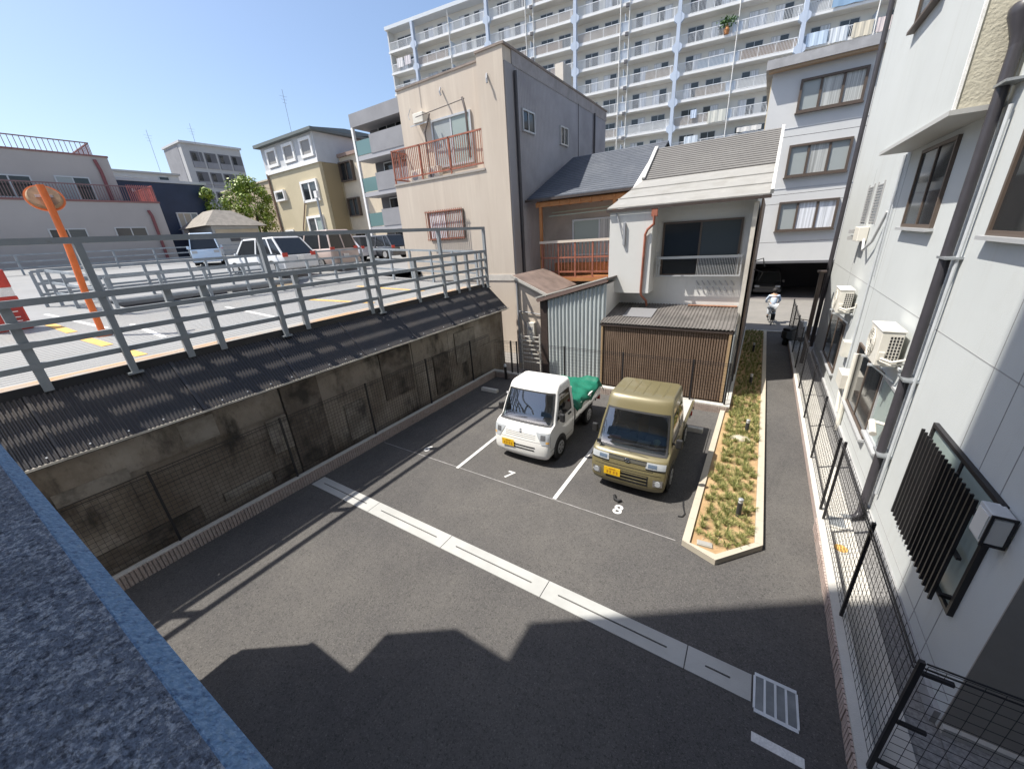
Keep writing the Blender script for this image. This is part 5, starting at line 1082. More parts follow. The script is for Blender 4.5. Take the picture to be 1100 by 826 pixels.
def kei_truck(loc, label, paint, tab, cab_end, khaki):
    T = thing('kei_truck', label, 'small truck', loc, 0.0, 'small trucks parked in the stalls')
    d, ex = 0.11, 2.7
    yf = lambda z: interp(tab, z, 1); hw = lambda z: interp(tab, z, 2)
    ye = lambda z: cab_end - max(0, z-1.2)*0.06
    def front(x, z):
        a = min(0.9999, abs(x)/hw(z)); return yf(z) + d*(1-(1-a**ex)**(1/ex))
    def side(y, z):
        q = (y-yf(z))/d
        if q >= 1: return hw(z)
        return hw(z)*max(0, 1-(1-max(0, q))**ex)**(1/ex)
    NF, NS, NB = 25, 12, 5
    def ring(z):
        r = []; w = hw(z)
        for i in range(NF):
            s = -1+2*i/(NF-1); a = pi*(1-i/(NF-1)); x = w*math.copysign(abs(cos(a))**(2/ex), cos(a)); y = yf(z)+d*(1-abs(sin(a))**(2/ex)); r.append((x, y, z))
        y0 = yf(z)+d
        for i in range(1, NS): r.append((w, y0+(ye(z)-0.05-y0)*i/NS, z))
        for i in range(NB):
            a = i/(NB-1); r.append((w-0.04*sin(a*pi/2)*1.0, ye(z)-0.05*cos(a*pi/2), z))
        for i in range(NB):
            a = 1-i/(NB-1); r.append((-w+0.04*sin(a*pi/2), ye(z)-0.05*cos(a*pi/2), z))
        for i in range(NS-1, 0, -1): r.append((-w, y0+(ye(z)-0.05-y0)*i/NS, z))
        return r
    zs = [t_[0] for t_ in tab]; WB = 0.95 if khaki else 0.985; extra = [WB, 1.06, 1.12, 1.2, 1.3, 1.4, 1.5, 1.56]
    zs = sorted(set([round(z, 3) for z in zs + [z for z in extra if z < tab[-1][0]]]))
    WZ0, WZ1 = WB, 1.56
    m = MB(); rings = [ring(z) for z in zs]; K = len(rings[0])
    for r in rings: m.v += r
    for i in range(len(rings)-1):
        zm = (zs[i]+zs[i+1])/2
        for j in range(K):
            a = i*K+j; b = i*K+(j+1) % K; xm = (m.v[a][0]+m.v[b][0])/2; ym = (m.v[a][1]+m.v[b][1])/2
            if WZ0 < zm < WZ1:
                if abs(xm) < hw(zm)*0.86 and ym < cab_end-0.3: continue
                if zm > 1.06 and abs(xm) > hw(zm)*0.97 and yf(zm)+d*0.9+0.08 < ym < cab_end-(0.62 if khaki else 0.22): continue
                if khaki and zm > 1.06 and abs(xm) > hw(zm)*0.97 and cab_end-0.5 < ym < cab_end-0.16: continue
            m.f.append((a, b, b+K, a+K))
    m.f.append(tuple(range((len(rings)-1)*K, len(rings)*K))); m.f.append(tuple(reversed(range(K))))
    body = m.build('cab', paint, T, smooth=True)
    def fpatch(x0, x1, z0, z1, off, nx=14, nz=6, xs=None, inner=None):
        q = MB()
        for j in range(nz+1):
            z = z0+(z1-z0)*j/nz
            for i in range(nx+1):
                xa = x0 if inner is None else x0 + (inner-x0)*(1-j/nz)
                x = xa+(x1-xa)*i/nx
                if xs: x = x*xs(z)
                q.v.append((x, front(x, z)-off, z+off*0.5))
        for j in range(nz):
            for i in range(nx): a = j*(nx+1)+i; q.f.append((a, a+1, a+nx+2, a+nx+1))
        return q
    def spatch(s, y0, y1, z0, z1, off, ny=8, nz=6, ys=None):
        q = MB()
        for j in range(nz+1):
            z = z0+(z1-z0)*j/nz
            for i in range(ny+1):
                a0 = ys(z) if ys else y0; y = a0+(y1-a0)*i/ny; q.v.append((s*(side(y, z)+off), y, z))
        for j in range(nz):
            for i in range(ny): a = j*(ny+1)+i; q.f.append((a, a+1, a+ny+2, a+ny+1) if s > 0 else (a+1, a, a+ny+1, a+ny+2))
        return q
    fp = lambda name, mt, *a, par=T, **k: fpatch(*a, **k).build(name, mt, par, smooth=True)
    ws = fpatch(-0.92, 0.92, WB-0.03, 1.585, 0.006, nx=20, nz=8, xs=hw).build('windscreen', WIND, T, smooth=True)
    # black border
    q = MB(); B = fpatch(-0.93, 0.93, WB-0.04, WB+0.005, 0.009, nx=20, nz=1, xs=hw); B2 = fpatch(-0.93, 0.93, 1.565, 1.60, 0.009, nx=20, nz=1, xs=hw); B3 = fpatch(-0.935, -0.885, WB-0.04, 1.6, 0.009, nx=2, nz=8, xs=hw); B4 = fpatch(0.885, 0.935, WB-0.04, 1.6, 0.009, nx=2, nz=8, xs=hw)
    for b_ in (B, B2, B3, B4):
        n = len(q.v); q.v += b_.v; q.f += [tuple(i+n for i in f) for f in b_.f]
    q.build('border', BLKPL, ws, smooth=True)
    q = MB()
    for x0, x1 in ((-0.45, 0.02), (0.1, 0.52)): q.bar((x0, front(x0, WB+0.01)-0.02, WB+0.01), (x1, front(x1, WB+0.05)-0.02, WB+0.06), 0.012, 0.012)
    q.build('wiper', BLKPL, T)
    for s in (-1, 1):
        w_ = spatch(s, 0, cab_end-(0.60 if khaki else 0.20), 1.04, 1.54, 0.004, ys=lambda z: yf(z)+d*0.85+0.05).build('side_window', SIDEG, T, smooth=True)
        q = MB()
        for (za, zb) in ((1.02, 1.055), (1.54, 1.565)):
            b_ = spatch(s, 0, cab_end-(0.59 if khaki else 0.19), za, zb, 0.007, nz=1, ys=lambda z: yf(z)+d*0.8+0.05); n = len(q.v); q.v += b_.v; q.f += [tuple(i+n for i in f) for f in b_.f]
        for yy in ((cab_end-0.62, cab_end-0.58) if khaki else (cab_end-0.22, cab_end-0.18),):
            b_ = spatch(s, yy[0], yy[1], 1.02, 1.56, 0.007, ny=1); n = len(q.v); q.v += b_.v; q.f += [tuple(i+n for i in f) for f in b_.f]
        q.build('window_seal', BLKPL, w_)
        if khaki: spatch(s, cab_end-0.51, cab_end-0.15, 1.05, 1.54, 0.004).build('side_window', SIDEG, T, smooth=True)
        # door seams and handle
        q = MB()
        for (ya, yb_) in ((yf(0.8)+d*0.75, yf(0.8)+d*0.75+0.01), (cab_end-(0.57 if khaki else 0.15), cab_end-(0.56 if khaki else 0.14))):
            b_ = spatch(s, ya, yb_, 0.5, 1.02, 0.003, ny=1); n = len(q.v); q.v += b_.v; q.f += [tuple(i+n for i in f) for f in b_.f]
        b_ = spatch(s, yf(0.8)+d*0.75, cab_end-(0.57 if khaki else 0.15), 0.40, 0.41, 0.003, nz=1); n = len(q.v); q.v += b_.v; q.f += [tuple(i+n for i in f) for f in b_.f]
        q.build('door_seam', BLKPL, T)
        yh = cab_end-(0.72 if khaki else 0.32); xh = hw(0.95); MB().box(s*xh, s*(xh+0.03), yh-0.07, yh+0.07, 0.93, 0.965).build('door_handle', paint if khaki else BLKPL, T)
        # mirror
        q = MB(); ym = yf(1.1)+0.16; q.tube([(s*0.72, ym+0.05, 1.06), (s*0.80, ym, 1.07)], 0.02, 6); q.build('mirror_arm', BLKPL, T)
        MB().box(s*0.78, s*0.90, ym-0.035, ym+0.04, 1.0, 1.2).build('mirror', BLKPL, T, bevel=0.025)
    # interior
    q = MB(); q.box(-0.66, 0.66, 0.42, 0.76, 0.7, WB-0.02); q.build('dashboard', INTER, T, bevel=0.03)
    for sx in (-0.32, 0.32):
        q = MB(); q.box(sx-0.22, sx+0.22, 0.85, 1.28, 0.62, 0.82); q.box(sx-0.21, sx+0.21, 1.2, 1.32, 0.8, 1.3); q.box(sx-0.12, sx+0.12, 1.23, 1.31, 1.32, 1.46); q.build('seat', SEATM, T, bevel=0.03)
    q = MB(); n = 20; q.tube([(-0.32+cos(2*pi*k/n)*0.17, 0.82-sin(2*pi*k/n)*0.08, 1.06+sin(2*pi*k/n)*0.14) for k in range(n+1)], 0.016, 6, caps=False); q.build('steering_wheel', BLKPL, T)
    q = MB(); q.box(-0.07, 0.07, yf(1.5)+0.12, yf(1.5)+0.15, 1.44, 1.5); q.build('inner_mirror', BLKPL, T)
    if khaki:
        MB().box(-0.50, -0.30, 0.50, 0.64, 0.94, 0.97).build('dash_paper', mat('paper_white', (0.75, 0.72, 0.72), 0.7), T); MB().box(-0.52, -0.28, 0.48, 0.56, 0.97, 1.0).build('dash_tag', mat('tag_red', (0.7, 0.25, 0.22), 0.7), T)
        MB().box(0.05, 0.3, 0.5, 0.66, 0.94, 0.96).build('dash_paper', mat('paper_white', (0.75, 0.72, 0.72), 0.7), T); q = MB(); q.tube([(0.42, 0.52, 0.97), (0.42, 0.66, 0.99)], [0.03, 0.07], 8); q.build('dash_cloth', mat('pale_yellow_cloth', (0.6, 0.66, 0.4), 0.9), T, smooth=True)
    else:
        MB().box(-0.6, -0.55, 0.5, 0.52, 1.5, 1.54).build('sticker', mat('paper_white', (0.75, 0.72, 0.72), 0.7), T)
    # front details
    if khaki:
        for s in (-1, 1):
            q = fpatch(s*0.36, s*0.715, 0.71, 0.835, 0.008, nx=10, nz=4); hl = q.build('headlight', LAMP, T, smooth=True)
            fpatch(s*0.40, s*0.56, 0.735, 0.805, 0.012, nx=5, nz=2).build('projector', mat('projector', (0.12, 0.16, 0.22), 0.05, spec=0.8), hl, smooth=True)
            fpatch(s*0.36, s*0.72, 0.69, 0.712, 0.010, nx=10, nz=1).build('headlight_trim', BLKPL, hl)
            q = MB(); n = 16; xf, zf = s*0.60, 0.44; q.tube([(xf, front(xf, zf)-0.012, zf), (xf, front(xf, zf)+0.03, zf)], 0.055, 16); f_ = q.build('fog_lamp', LAMP, T, smooth=True); fpatch(xf-0.085, xf+0.085, zf-0.075, zf+0.075, 0.005, nx=4, nz=4).build('fog_bezel', CHROME, f_)
        fp('grille_bar', mat('grille_grey', (0.25, 0.24, 0.2), 0.3, metal=0.7), -0.37, 0.37, 0.76, 0.825, 0.010, nx=14, nz=2); fp('grille_chrome', CHROME, -0.37, 0.37, 0.82, 0.837, 0.014, nx=14, nz=1)
        q = MB(); n = 18; q.tube([(cos(2*pi*k/n)*0.055, front(0, 0.795)-0.02, 0.795+sin(2*pi*k/n)*0.036) for k in range(n+1)], 0.009, 6, caps=False); q.bar((-0.02, front(0, 0.795)-0.02, 0.765), (0.02, front(0, 0.795)-0.02, 0.825), 0.016, 0.012); q.build('emblem', CHROME, T)
        fp('panel_line', BLKPL, -0.5, 0.5, 0.655, 0.665, 0.004, nx=14, nz=1)
        fp('lower_grille', BLKPL, -0.40, 0.42, 0.34, 0.56, 0.005, nx=12, nz=4)
        for z in (0.385, 0.455, 0.525): fp('grille_slat', paint, -0.38, 0.40, z, z+0.024, 0.02, nx=12, nz=1)
        fp('bumper_line', BLKPL, -0.73, 0.73, 0.60, 0.606, 0.003, nx=16, nz=1)
    else:
        for s in (-1, 1):
            hl = fpatch(s*0.40, s*0.731, 0.60, 0.865, 0.008, nx=10, nz=6, inner=s*0.56).build('headlight', LAMP, T, smooth=True)
            fpatch(s*0.53, s*0.64, 0.70, 0.82, 0.013, nx=5, nz=3).build('reflector', mat('reflector', (0.3, 0.3, 0.31), 0.15, metal=0.6), hl, smooth=True); fpatch(s*0.66, s*0.729, 0.63, 0.68, 0.012, nx=3, nz=2).build('indicator', mat('indicator_amber', (0.6, 0.35, 0.12), 0.2), hl, smooth=True)
        for z in (0.69, 0.735, 0.78): fp('front_slot', mat('slot_shadow', (0.25, 0.25, 0.25), 0.6), -0.40, 0.40, z, z+0.008, 0.004, nx=12, nz=1)
        fp('lower_grille', BLKPL, -0.24, 0.40, 0.47, 0.50, 0.006, nx=10, nz=1); fp('lower_grille', BLKPL, -0.24, 0.38, 0.40, 0.43, 0.006, nx=10, nz=1); fp('bumper_line', mat('slot_shadow', (0.25, 0.25, 0.25), 0.6), -0.73, 0.73, 0.625, 0.633, 0.003, nx=16, nz=1); fp('hood_line', mat('slot_shadow', (0.25, 0.25, 0.25), 0.6), -0.5, 0.5, 0.885, 0.89, 0.003, nx=14, nz=1)
        text_mesh('emblem', 'S', 0.12, GREYPLASTIC, extrude=0.006, parent=T, loc=(0, front(0, 0.845)-0.014, 0.845), rot=(radians(70), 0, 0), bold=0.004)
    # number plate
    zc, xc = 0.50, (-0.27 if khaki else -0.31)
    q = MB(); yp = front(xc, zc)-0.02; q.box(xc-0.165, xc+0.165, yp-0.008, yp, zc-0.083, zc+0.083); p_ = q.build('number_plate', YPLATE, T)
    q = MB()
    for x in (-0.11, -0.05, 0.02, 0.08): q.box(xc+x, xc+x+0.035, yp-0.0095, yp-0.008, zc-0.055, zc+0.015)
    q.box(xc-0.06, xc+0.07, yp-0.0095, yp-0.008, zc+0.035, zc+0.062); q.build('plate_marks', mat('plate_marks', (0.45, 0.22, 0.01), 0.6), p_)
    if not khaki: q = None
    # roof ribs
    zr = tab[-1][0]
    if khaki:
        q = MB()
        for x in (-0.4, -0.2, 0.0, 0.2, 0.4):
            pts = [(x, y, zr-0.004 - (0.028 if y < yf(zr)+0.03 else 0)) for y in (yf(zr)+0.05, cab_end-0.15)]; q.bar(pts[0], pts[1], 0.05, 0.02)
        q.build('roof_rib', paint, T, bevel=0.008)
    # chassis, bed
    MB().box(-0.55, 0.55, 0.3, 3.25, 0.26, 0.52).build('chassis', BLKPL, T)
    b0, b1, bz0, bz1 = cab_end+0.06, 3.39, (0.72 if khaki else 0.62), (0.84 if khaki else 0.93)
    MB().box(-0.715, 0.715, b0, b1, bz0-0.06, bz0).build('bed_floor', BEDGREY, T)
    gate = lambda m, x0, x1, y0, y1: m.box(x0, x1, y0, y1, bz0, bz1)
    for s in (-1, 1):
        q = MB(); gate(q, s*0.70, s*0.735, b0+0.02, b1); q.box(s*0.69, s*0.745, b0+0.02, b1, bz1-0.03, bz1+0.004); q.box(s*0.735, s*0.742, b0+0.05, b1-0.05, bz0+0.1, bz0+0.14); q.box(s*0.735, s*0.742, b0+0.05, b1-0.05, bz0+0.2, bz0+0.23); q.build('side_gate', paint, T)
        q = MB(); 
        for y in (b0+0.3, b0+0.9, b0+1.4): q.bar((s*0.742, y, bz0-0.08), (s*0.742, y, bz0+0.0), 0.02, 0.03)
        q.build('gate_hook', BLKPL, T)
        MB().box(s*0.55, s*0.72, 3.36, 3.40, 0.42, 0.54).build('tail_lamp', REDP, T)
        MB().box(s*0.5, s*0.66, 2.85, 2.87, 0.15, 0.5).build('mud_flap', BLKPL, T)
    q = MB(); gate(q, -0.70, 0.70, b1-0.035, b1); q.box(-0.72, 0.72, b1-0.045, b1+0.01, bz1-0.03, bz1+0.004); q.build('tail_gate', paint, T)
    q = MB(); q.box(-0.69, 0.69, b0, b0+0.03, bz0, 1.0)
    for x in (-0.6, -0.2, 0.2, 0.6): q.box(x-0.015, x+0.015, b0+0.005, b0+0.035, bz0, 1.45)
    q.box(-0.62, 0.62, b0+0.005, b0+0.035, 1.43, 1.46); q.build('front_guard', paint if not khaki else BEDGREY, T)
    if not khaki:
        q = MB(); rg = random.Random(2); nx, ny = 34, 40
        for j in range(ny+1):
            for i in range(nx+1):
                u = -1+2*i/nx; v = j/ny; x = u*0.80; y = b0-0.03+v*(b1-b0+0.10)
                z = 1.02+0.03*sin(v*6+u*2)+0.014*sin(u*13+v*9)+0.012*sin(v*31+u*7)+0.018*abs(sin(u*4+v*11))
                e = max(0, abs(u)-0.86)/0.14; z -= e*(0.17+0.06*sin(v*15)) + max(0, v-0.93)/0.07*0.2 + max(0, 0.05-v)/0.05*0.06
                z += 0.08*max(0, 1-((v-0.95)/0.12)**2-((u-0.55)/0.5)**2) + 0.03*max(0, 1-((v-0.3)/0.25)**2-((u+0.2)/0.5)**2)
                q.v.append((x+(0.02*sin(v*20) if abs(u) > 0.9 else 0), y, z))
        for j in range(ny):
            for i in range(nx): a = j*(nx+1)+i; q.f.append((a, a+1, a+nx+2, a+nx+1))
        o = q.build('green_cover', TARP, T, smooth=True); sol = o.modifiers.new('thickness', 'SOLIDIFY'); sol.thickness = 0.012
    if khaki: MB().box(-0.695, 0.695, b0+0.01, b1-0.05, 0.842, 0.862).build('bed_cover', mat('bed_cover_grey', (0.42, 0.40, 0.38), 0.6, var=0.08, scale=4), T)
    # wheels and arches
    for s in (-1, 1):
        for yw in (0.66, 2.56):
            xo = (0.735 if yw < 1 else 0.70)
            q = MB(); n = 22
            if yw < 1: q.tube([(s*(xo-0.02), yw, 0.29), (s*(xo+0.006), yw, 0.29)], 0.325, n)
            if q.v: q.build('wheel_arch', BLKPL, T)
            q = MB(); q.tube([(s*(xo-0.15), yw, 0.275), (s*(xo-0.14), yw, 0.275), (s*(xo-0.01), yw, 0.275), (s*(xo+0.012), yw, 0.275)], [0.24, 0.272, 0.272, 0.25], 24); wh = q.build('wheel', TYRE, T, smooth=True)
            q = MB(); q.tube([(s*(xo-0.05), yw, 0.275), (s*(xo+0.016), yw, 0.275), (s*(xo+0.020), yw, 0.275)], [0.175, 0.165, 0.05], 20); q.build('rim', RIM, wh, smooth=True)
            q = MB()
            for k in range(6): a = 2*pi*k/6; q.tube([(s*(xo+0.018), yw+cos(a)*0.1, 0.275+sin(a)*0.1), (s*(xo+0.022), yw+cos(a)*0.1, 0.275+sin(a)*0.1)], 0.025, 8)
            q.build('rim_hole', BLKPL, wh)
    # under mirror on the hood corner
    q = MB(); q.tube([(-0.6, front(-0.6, 0.92), 0.92), (-0.62, front(-0.6, 0.92)-0.09, 1.02)], 0.01, 6).box(-0.66, -0.58, front(-0.6, .92)-0.12, front(-0.6, .92)-0.09, 0.99, 1.06); 
    if khaki: q.build('under_mirror', BLKPL, T)
    return T
tabW = [(0.20, 0.035, 0.66), (0.235, 0.012, 0.705), (0.32, 0.0, 0.725), (0.45, 0.0, 0.73), (0.60, 0.012, 0.735), (0.64, 0.025, 0.735), (0.78, 0.055, 0.737), (0.86, 0.085, 0.737), (0.91, 0.14, 0.735), (0.94, 0.22, 0.735), (0.965, 0.32, 0.733), (0.985, 0.35, 0.73), (1.3, 0.51, 0.70), (1.56, 0.655, 0.655), (1.63, 0.69, 0.645), (1.69, 0.73, 0.635), (1.72, 0.765, 0.62), (1.745, 0.81, 0.605), (1.76, 0.87, 0.58)]
tabG = [(0.20, 0.05, 0.65), (0.24, 0.02, 0.70), (0.32, 0.002, 0.722), (0.45, 0.0, 0.73), (0.60, 0.012, 0.735), (0.64, 0.03, 0.735), (0.78, 0.06, 0.737), (0.84, 0.085, 0.737), (0.88, 0.13, 0.735), (0.91, 0.21, 0.735), (0.93, 0.29, 0.733), (0.95, 0.32, 0.73), (1.3, 0.495, 0.70), (1.56, 0.64, 0.66), (1.64, 0.685, 0.65), (1.73, 0.73, 0.645), (1.80, 0.775, 0.635), (1.84, 0.82, 0.62), (1.862, 0.88, 0.595)]
kei_truck((-4.15, 6.40, 0), 'white small truck with a green tarpaulin over its bed', PWHITE, tabW, 1.50, False)
kei_truck((-1.66, 6.34, 0), 'khaki gold small truck with a long cab and grey open bed', PKHAKI, tabG, 1.80, True)
# small loose things near the trucks
q = MB(); q.tube([(-1.82, 6.22, 0.02), (-1.78, 6.1, 0.03), (-1.70, 6.06, 0.03), (-1.66, 6.12, 0.02)], 0.03, 8); tag(q.build('rubber_strap', BLKPL, smooth=True), 'short black rubber strap on the asphalt in front of the khaki truck', 'strap')
q = MB(); q.tube([(-0.62, 6.75, 0.01), (-0.58, 6.5, 0.012), (-0.52, 6.3, 0.012), (-0.55, 6.2, 0.012), (-0.62, 6.18, 0.012)], 0.014, 6); tag(q.build('black_cord', BLKPL, smooth=True), 'thin black cord lying beside the planter kerb near the khaki truck', 'cord')

# ================================================================== cars on the deck
def deck_car(name, label, loc, rz, L, Wd, H, paint, prof, kind):
    """prof: stations (y from front, z hood/roof, belt z, half width factor)"""
    T = thing(name, label, 'car', loc, rz, 'cars parked on the roof deck'); w = Wd/2
    belt, zb = 0.52*H, 0.2
    rings = []
    for (f, zt, k) in prof['body']:
        y = f*L; z = min(zt*H, belt*1.02); ww = w*k
        rings.append([(-ww*0.94, y, zb), (-ww, y, zb+0.15), (-ww, y, z-0.1), (-ww*0.93, y, z), (ww*0.93, y, z), (ww, y, z-0.1), (ww, y, zb+0.15), (ww*0.94, y, zb)])
    MB().loft(rings).build('body', paint, T, smooth=True)
    (fa, fb, fc, fd) = prof['green']   # windscreen base, roof front, roof rear, rear glass base
    yb = [fa*L, fb*L, fc*L, fd*L]; zr = H
    wb, wt = w*0.92, w*0.78
    roof = MB(); roof.hexa([(-wt, yb[1], zr-0.07), (wt, yb[1], zr-0.07), (wt, yb[2], zr-0.07), (-wt, yb[2], zr-0.07)], [(-wt*0.92, yb[1]+0.06, zr), (wt*0.92, yb[1]+0.06, zr), (wt*0.92, yb[2]-0.06, zr), (-wt*0.92, yb[2]-0.06, zr)]); roof.build('roof', paint, T, bevel=0.02)
    g_ = MB(); zt2 = zr-0.075; zb2 = belt-0.01
    g_.hexa([(-wb, yb[0], zb2), (wb, yb[0], zb2), (wb, yb[3], zb2), (-wb, yb[3], zb2)], [(-wt*0.97, yb[1], zt2), (wt*0.97, yb[1], zt2), (wt*0.97, yb[2], zt2), (-wt*0.97, yb[2], zt2)]); g_.build('windows', GLASSD, T)
    p = MB()
    for s in (-1, 1):
        for (ya, yt) in ((yb[0], yb[1]), ((yb[0]*0.55+yb[3]*0.45), (yb[1]*0.55+yb[2]*0.45)), ((yb[0]*0.2+yb[3]*0.8), (yb[1]*0.2+yb[2]*0.8)), (yb[3], yb[2])):
            p.bar((s*(wb+0.004), ya, zb2), (s*(wt*0.97+0.004), yt, zt2), 0.08, 0.05, up=(s, 0, 0.3))
    if kind == 'van': p.bar((0, yb[3]+0.01, zb2), (0, yb[2]+0.01, zt2), 0.06, 0.06)
    p.build('pillar', paint, T)
    for s in (-1, 1):
        for f in (0.19, 0.81):
            q = MB(); q.tube([(s*(w-0.18), f*L, 0.3), (s*(w+0.01), f*L, 0.3)], 0.3, 18); wh = q.build('wheel', TYRE, T, smooth=True); MB().tube([(s*(w-0.05), f*L, 0.3), (s*(w+0.02), f*L, 0.3)], 0.19, 14).build('rim', RIM, wh)
        MB().box(s*w*0.68, s*w*0.95, L-0.03, L+0.015, 0.45*H, 0.56*H).build('tail_lamp', REDP, T); MB().box(s*w*0.55, s*w*0.9, -0.015, 0.05, 0.38*H, 0.46*H).build('headlight', LAMP, T)
        MB().box(s*w, s*(w+0.14), yb[0]+0.25, yb[0]+0.36, belt, belt+0.16).build('mirror', paint, T, bevel=0.02)
    MB().box(-w*0.98, w*0.98, -0.05, 0.08, 0.22, 0.44).box(-w*0.98, w*0.98, L-0.08, L+0.05, 0.22, 0.5).build('bumper', paint, T, bevel=0.03)
    MB().box(-0.17, 0.17, L+0.03, L+0.06, 0.55, 0.72).build('number_plate', WHITEPAINT, T)
    return T
SUV = dict(body=[(0, 0.40, 0.86), (0.03, 0.46, 0.95), (0.2, 0.53, 1), (0.8, 0.53, 1), (0.97, 0.52, 0.97), (1, 0.48, 0.92)], green=(0.22, 0.36, 0.86, 0.99))
VAN = dict(body=[(0, 0.42, 0.9), (0.03, 0.5, 0.97), (0.15, 0.53, 1), (0.9, 0.53, 1), (0.99, 0.53, 0.98), (1, 0.5, 0.96)], green=(0.1, 0.25, 0.95, 0.995))
KVAN = dict(body=[(0, 0.42, 0.95), (0.02, 0.5, 0.98), (0.1, 0.53, 1), (0.9, 0.53, 1), (1, 0.52, 0.98)], green=(0.02, 0.14, 0.46, 0.5))
SED = dict(body=[(0, 0.42, 0.86), (0.04, 0.48, 0.95), (0.3, 0.53, 1), (0.8, 0.53, 1), (1, 0.5, 0.9)], green=(0.26, 0.42, 0.76, 0.95))
CW = carpaint('car_white', (0.66, 0.67, 0.68)); CP = carpaint('car_pinkish', (0.52, 0.42, 0.38)); CB = carpaint('car_pale_blue', (0.50, 0.62, 0.76)); CS = carpaint('car_silver', (0.56, 0.57, 0.62), 0.3)
deck_car('parked_car', 'white hatchback parked on the deck, its dark rear window towards us', (-22.6, 9.75, 4.08), radians(-90+8), 4.4, 1.8, 1.6, CW, SUV, 'suv')
deck_car('parked_car', 'pinkish beige van parked on the deck with two dark rear windows', (-23.4, 12.85, 4.02), radians(-90+4), 4.6, 1.8, 1.92, CP, VAN, 'van')
deck_car('parked_car', 'silver compact car parked beside the pinkish van', (-25.8, 17.0, 4.25), radians(-90+4), 4.0, 1.72, 1.45, CS, SED, 'sedan')
deck_car('parked_car', 'dark hatchback parked next to the silver compact car', (-24.0, 18.4, 4.15), radians(-90), 3.8, 1.7, 1.5, carpaint('car_dark', (0.05, 0.055, 0.065)), SUV, 'suv')
def turn_kei(): pass
T = deck_car('parked_van', 'pale blue small truck parked on the deck in front of the navy building', (-28.3, 10.4, 4.55), radians(90-25), 3.3, 1.48, 1.85, CB, KVAN, 'kvan')
# dark car inside the garage
T = deck_car('garage_car', 'dark car standing in the shadow of the open garage', (0.6, 32.5, 0.0), 0.0, 4.0, 1.7, 1.5, carpaint('car_black', (0.03, 0.03, 0.035)), SUV, 'suv'); T['group'] = 'cars in the garage'

# ================================================================== cyclist
BX, BY = 0.86, 23.0
t = thing('bicycle', 'bicycle ridden away along the road at the end of the path', 'bicycle', (BX, BY, -0.01), radians(6))
for yw in (0.0, 1.05):
    q = MB(); n = 28; q.tube([(0, yw+cos(2*pi*k/n)*0.33, 0.34+sin(2*pi*k/n)*0.33) for k in range(n+1)], 0.018, 6, caps=False); wh = q.build('wheel', TYRE, t)
    q = MB()
    for k in range(12): a = 2*pi*k/12; q.bar((0, yw, 0.34), (0, yw+cos(a)*0.32, 0.34+sin(a)*0.32), 0.004, 0.004)
    q.tube([(-0.05, yw, 0.34), (0.05, yw, 0.34)], 0.025, 8); q.build('spokes', LIGHTMETAL, wh)
q = MB()
for a, b in (((0, 0.40, 0.32), (0, 0.28, 0.80)), ((0, 0.40, 0.32), (0, 0.88, 0.75)), ((0, 0.0, 0.34), (0, 0.40, 0.32)), ((0, 0.0, 0.34), (0, 0.3, 0.7)), ((0, 1.05, 0.34), (0, 0.86, 0.98)), ((0, 0.3, 0.62), (0, 0.88, 0.78))): q.tube([a, b], 0.016, 6)
q.build('frame', LIGHTMETAL, t)
q = MB(); q.tube([(-0.27, 0.72, 1.0), (-0.1, 0.86, 1.0), (0.1, 0.86, 1.0), (0.27, 0.72, 1.0)], 0.014, 6); q.build('handlebar', BLACKMETAL, t)
MB().loft([[(-0.09, 0.12, 0.82), (0.09, 0.12, 0.82), (0.09, 0.12, 0.87), (-0.09, 0.12, 0.87)], [(-0.03, 0.40, 0.83), (0.03, 0.40, 0.83), (0.03, 0.40, 0.86), (-0.03, 0.40, 0.86)]]).build('saddle', BLACKMETAL, t)
q = MB(); q.box(-0.09, 0.09, -0.3, -0.28, 0.3, 0.62).box(-0.08, 0.08, -0.25, 0.15, 0.70, 0.72); q.build('rear_rack', BLACKMETAL, t)

def skin_mesh(name, joints, edges, radii, material, parent, root=0, sub=1):
    me = bpy.data.meshes.new(name); me.from_pydata(joints, edges, []); o = bpy.data.objects.new(name, me); C.objects.link(o); me.materials.append(material)
    sk = o.modifiers.new('skin', 'SKIN'); 
    if not me.skin_vertices: 
        bpy.context.view_layer.objects.active = o
    for i, v in enumerate(me.skin_vertices[0].data): v.radius = (radii[i], radii[i]); v.use_root = (i == root)
    sb = o.modifiers.new('sub', 'SUBSURF'); sb.levels = sub; sb.render_levels = sub
    dg = bpy.context.evaluated_depsgraph_get(); m2 = bpy.data.meshes.new_from_object(o.evaluated_get(dg)); m2.name = name
    bpy.data.objects.remove(o); o = bpy.data.objects.new(name, m2); C.objects.link(o)
    for p in m2.polygons: p.use_smooth = True
    if parent is not None: o.parent = parent
    return o
J = [(0, .25, .93), (0, .30, 1.12), (0, .37, 1.32), (0, .42, 1.44), (0, .44, 1.52), (0, .46, 1.60), (0, .46, 1.70),
     (-.10, .25, .90), (-.13, .62, .78), (-.12, .50, .40), (-.12, .58, .33), (.10, .25, .90), (.13, .60, .62), (.12, .42, .26), (.12, .52, .20),
     (-.19, .39, 1.40), (-.29, .52, 1.18), (-.26, .70, 1.02), (-.25, .76, 1.0), (.19, .39, 1.40), (.29, .52, 1.18), (.26, .70, 1.02), (.25, .76, 1.0)]
Ed = [(0,1),(1,2),(2,3),(3,4),(4,5),(5,6),(0,7),(7,8),(8,9),(9,10),(0,11),(11,12),(12,13),(13,14),(3,15),(15,16),(16,17),(17,18),(3,19),(19,20),(20,21),(21,22)]
Rd = [.15,.13,.15,.10,.055,.095,.075,.09,.065,.045,.04,.09,.065,.045,.04,.06,.045,.035,.03,.06,.045,.035,.03]
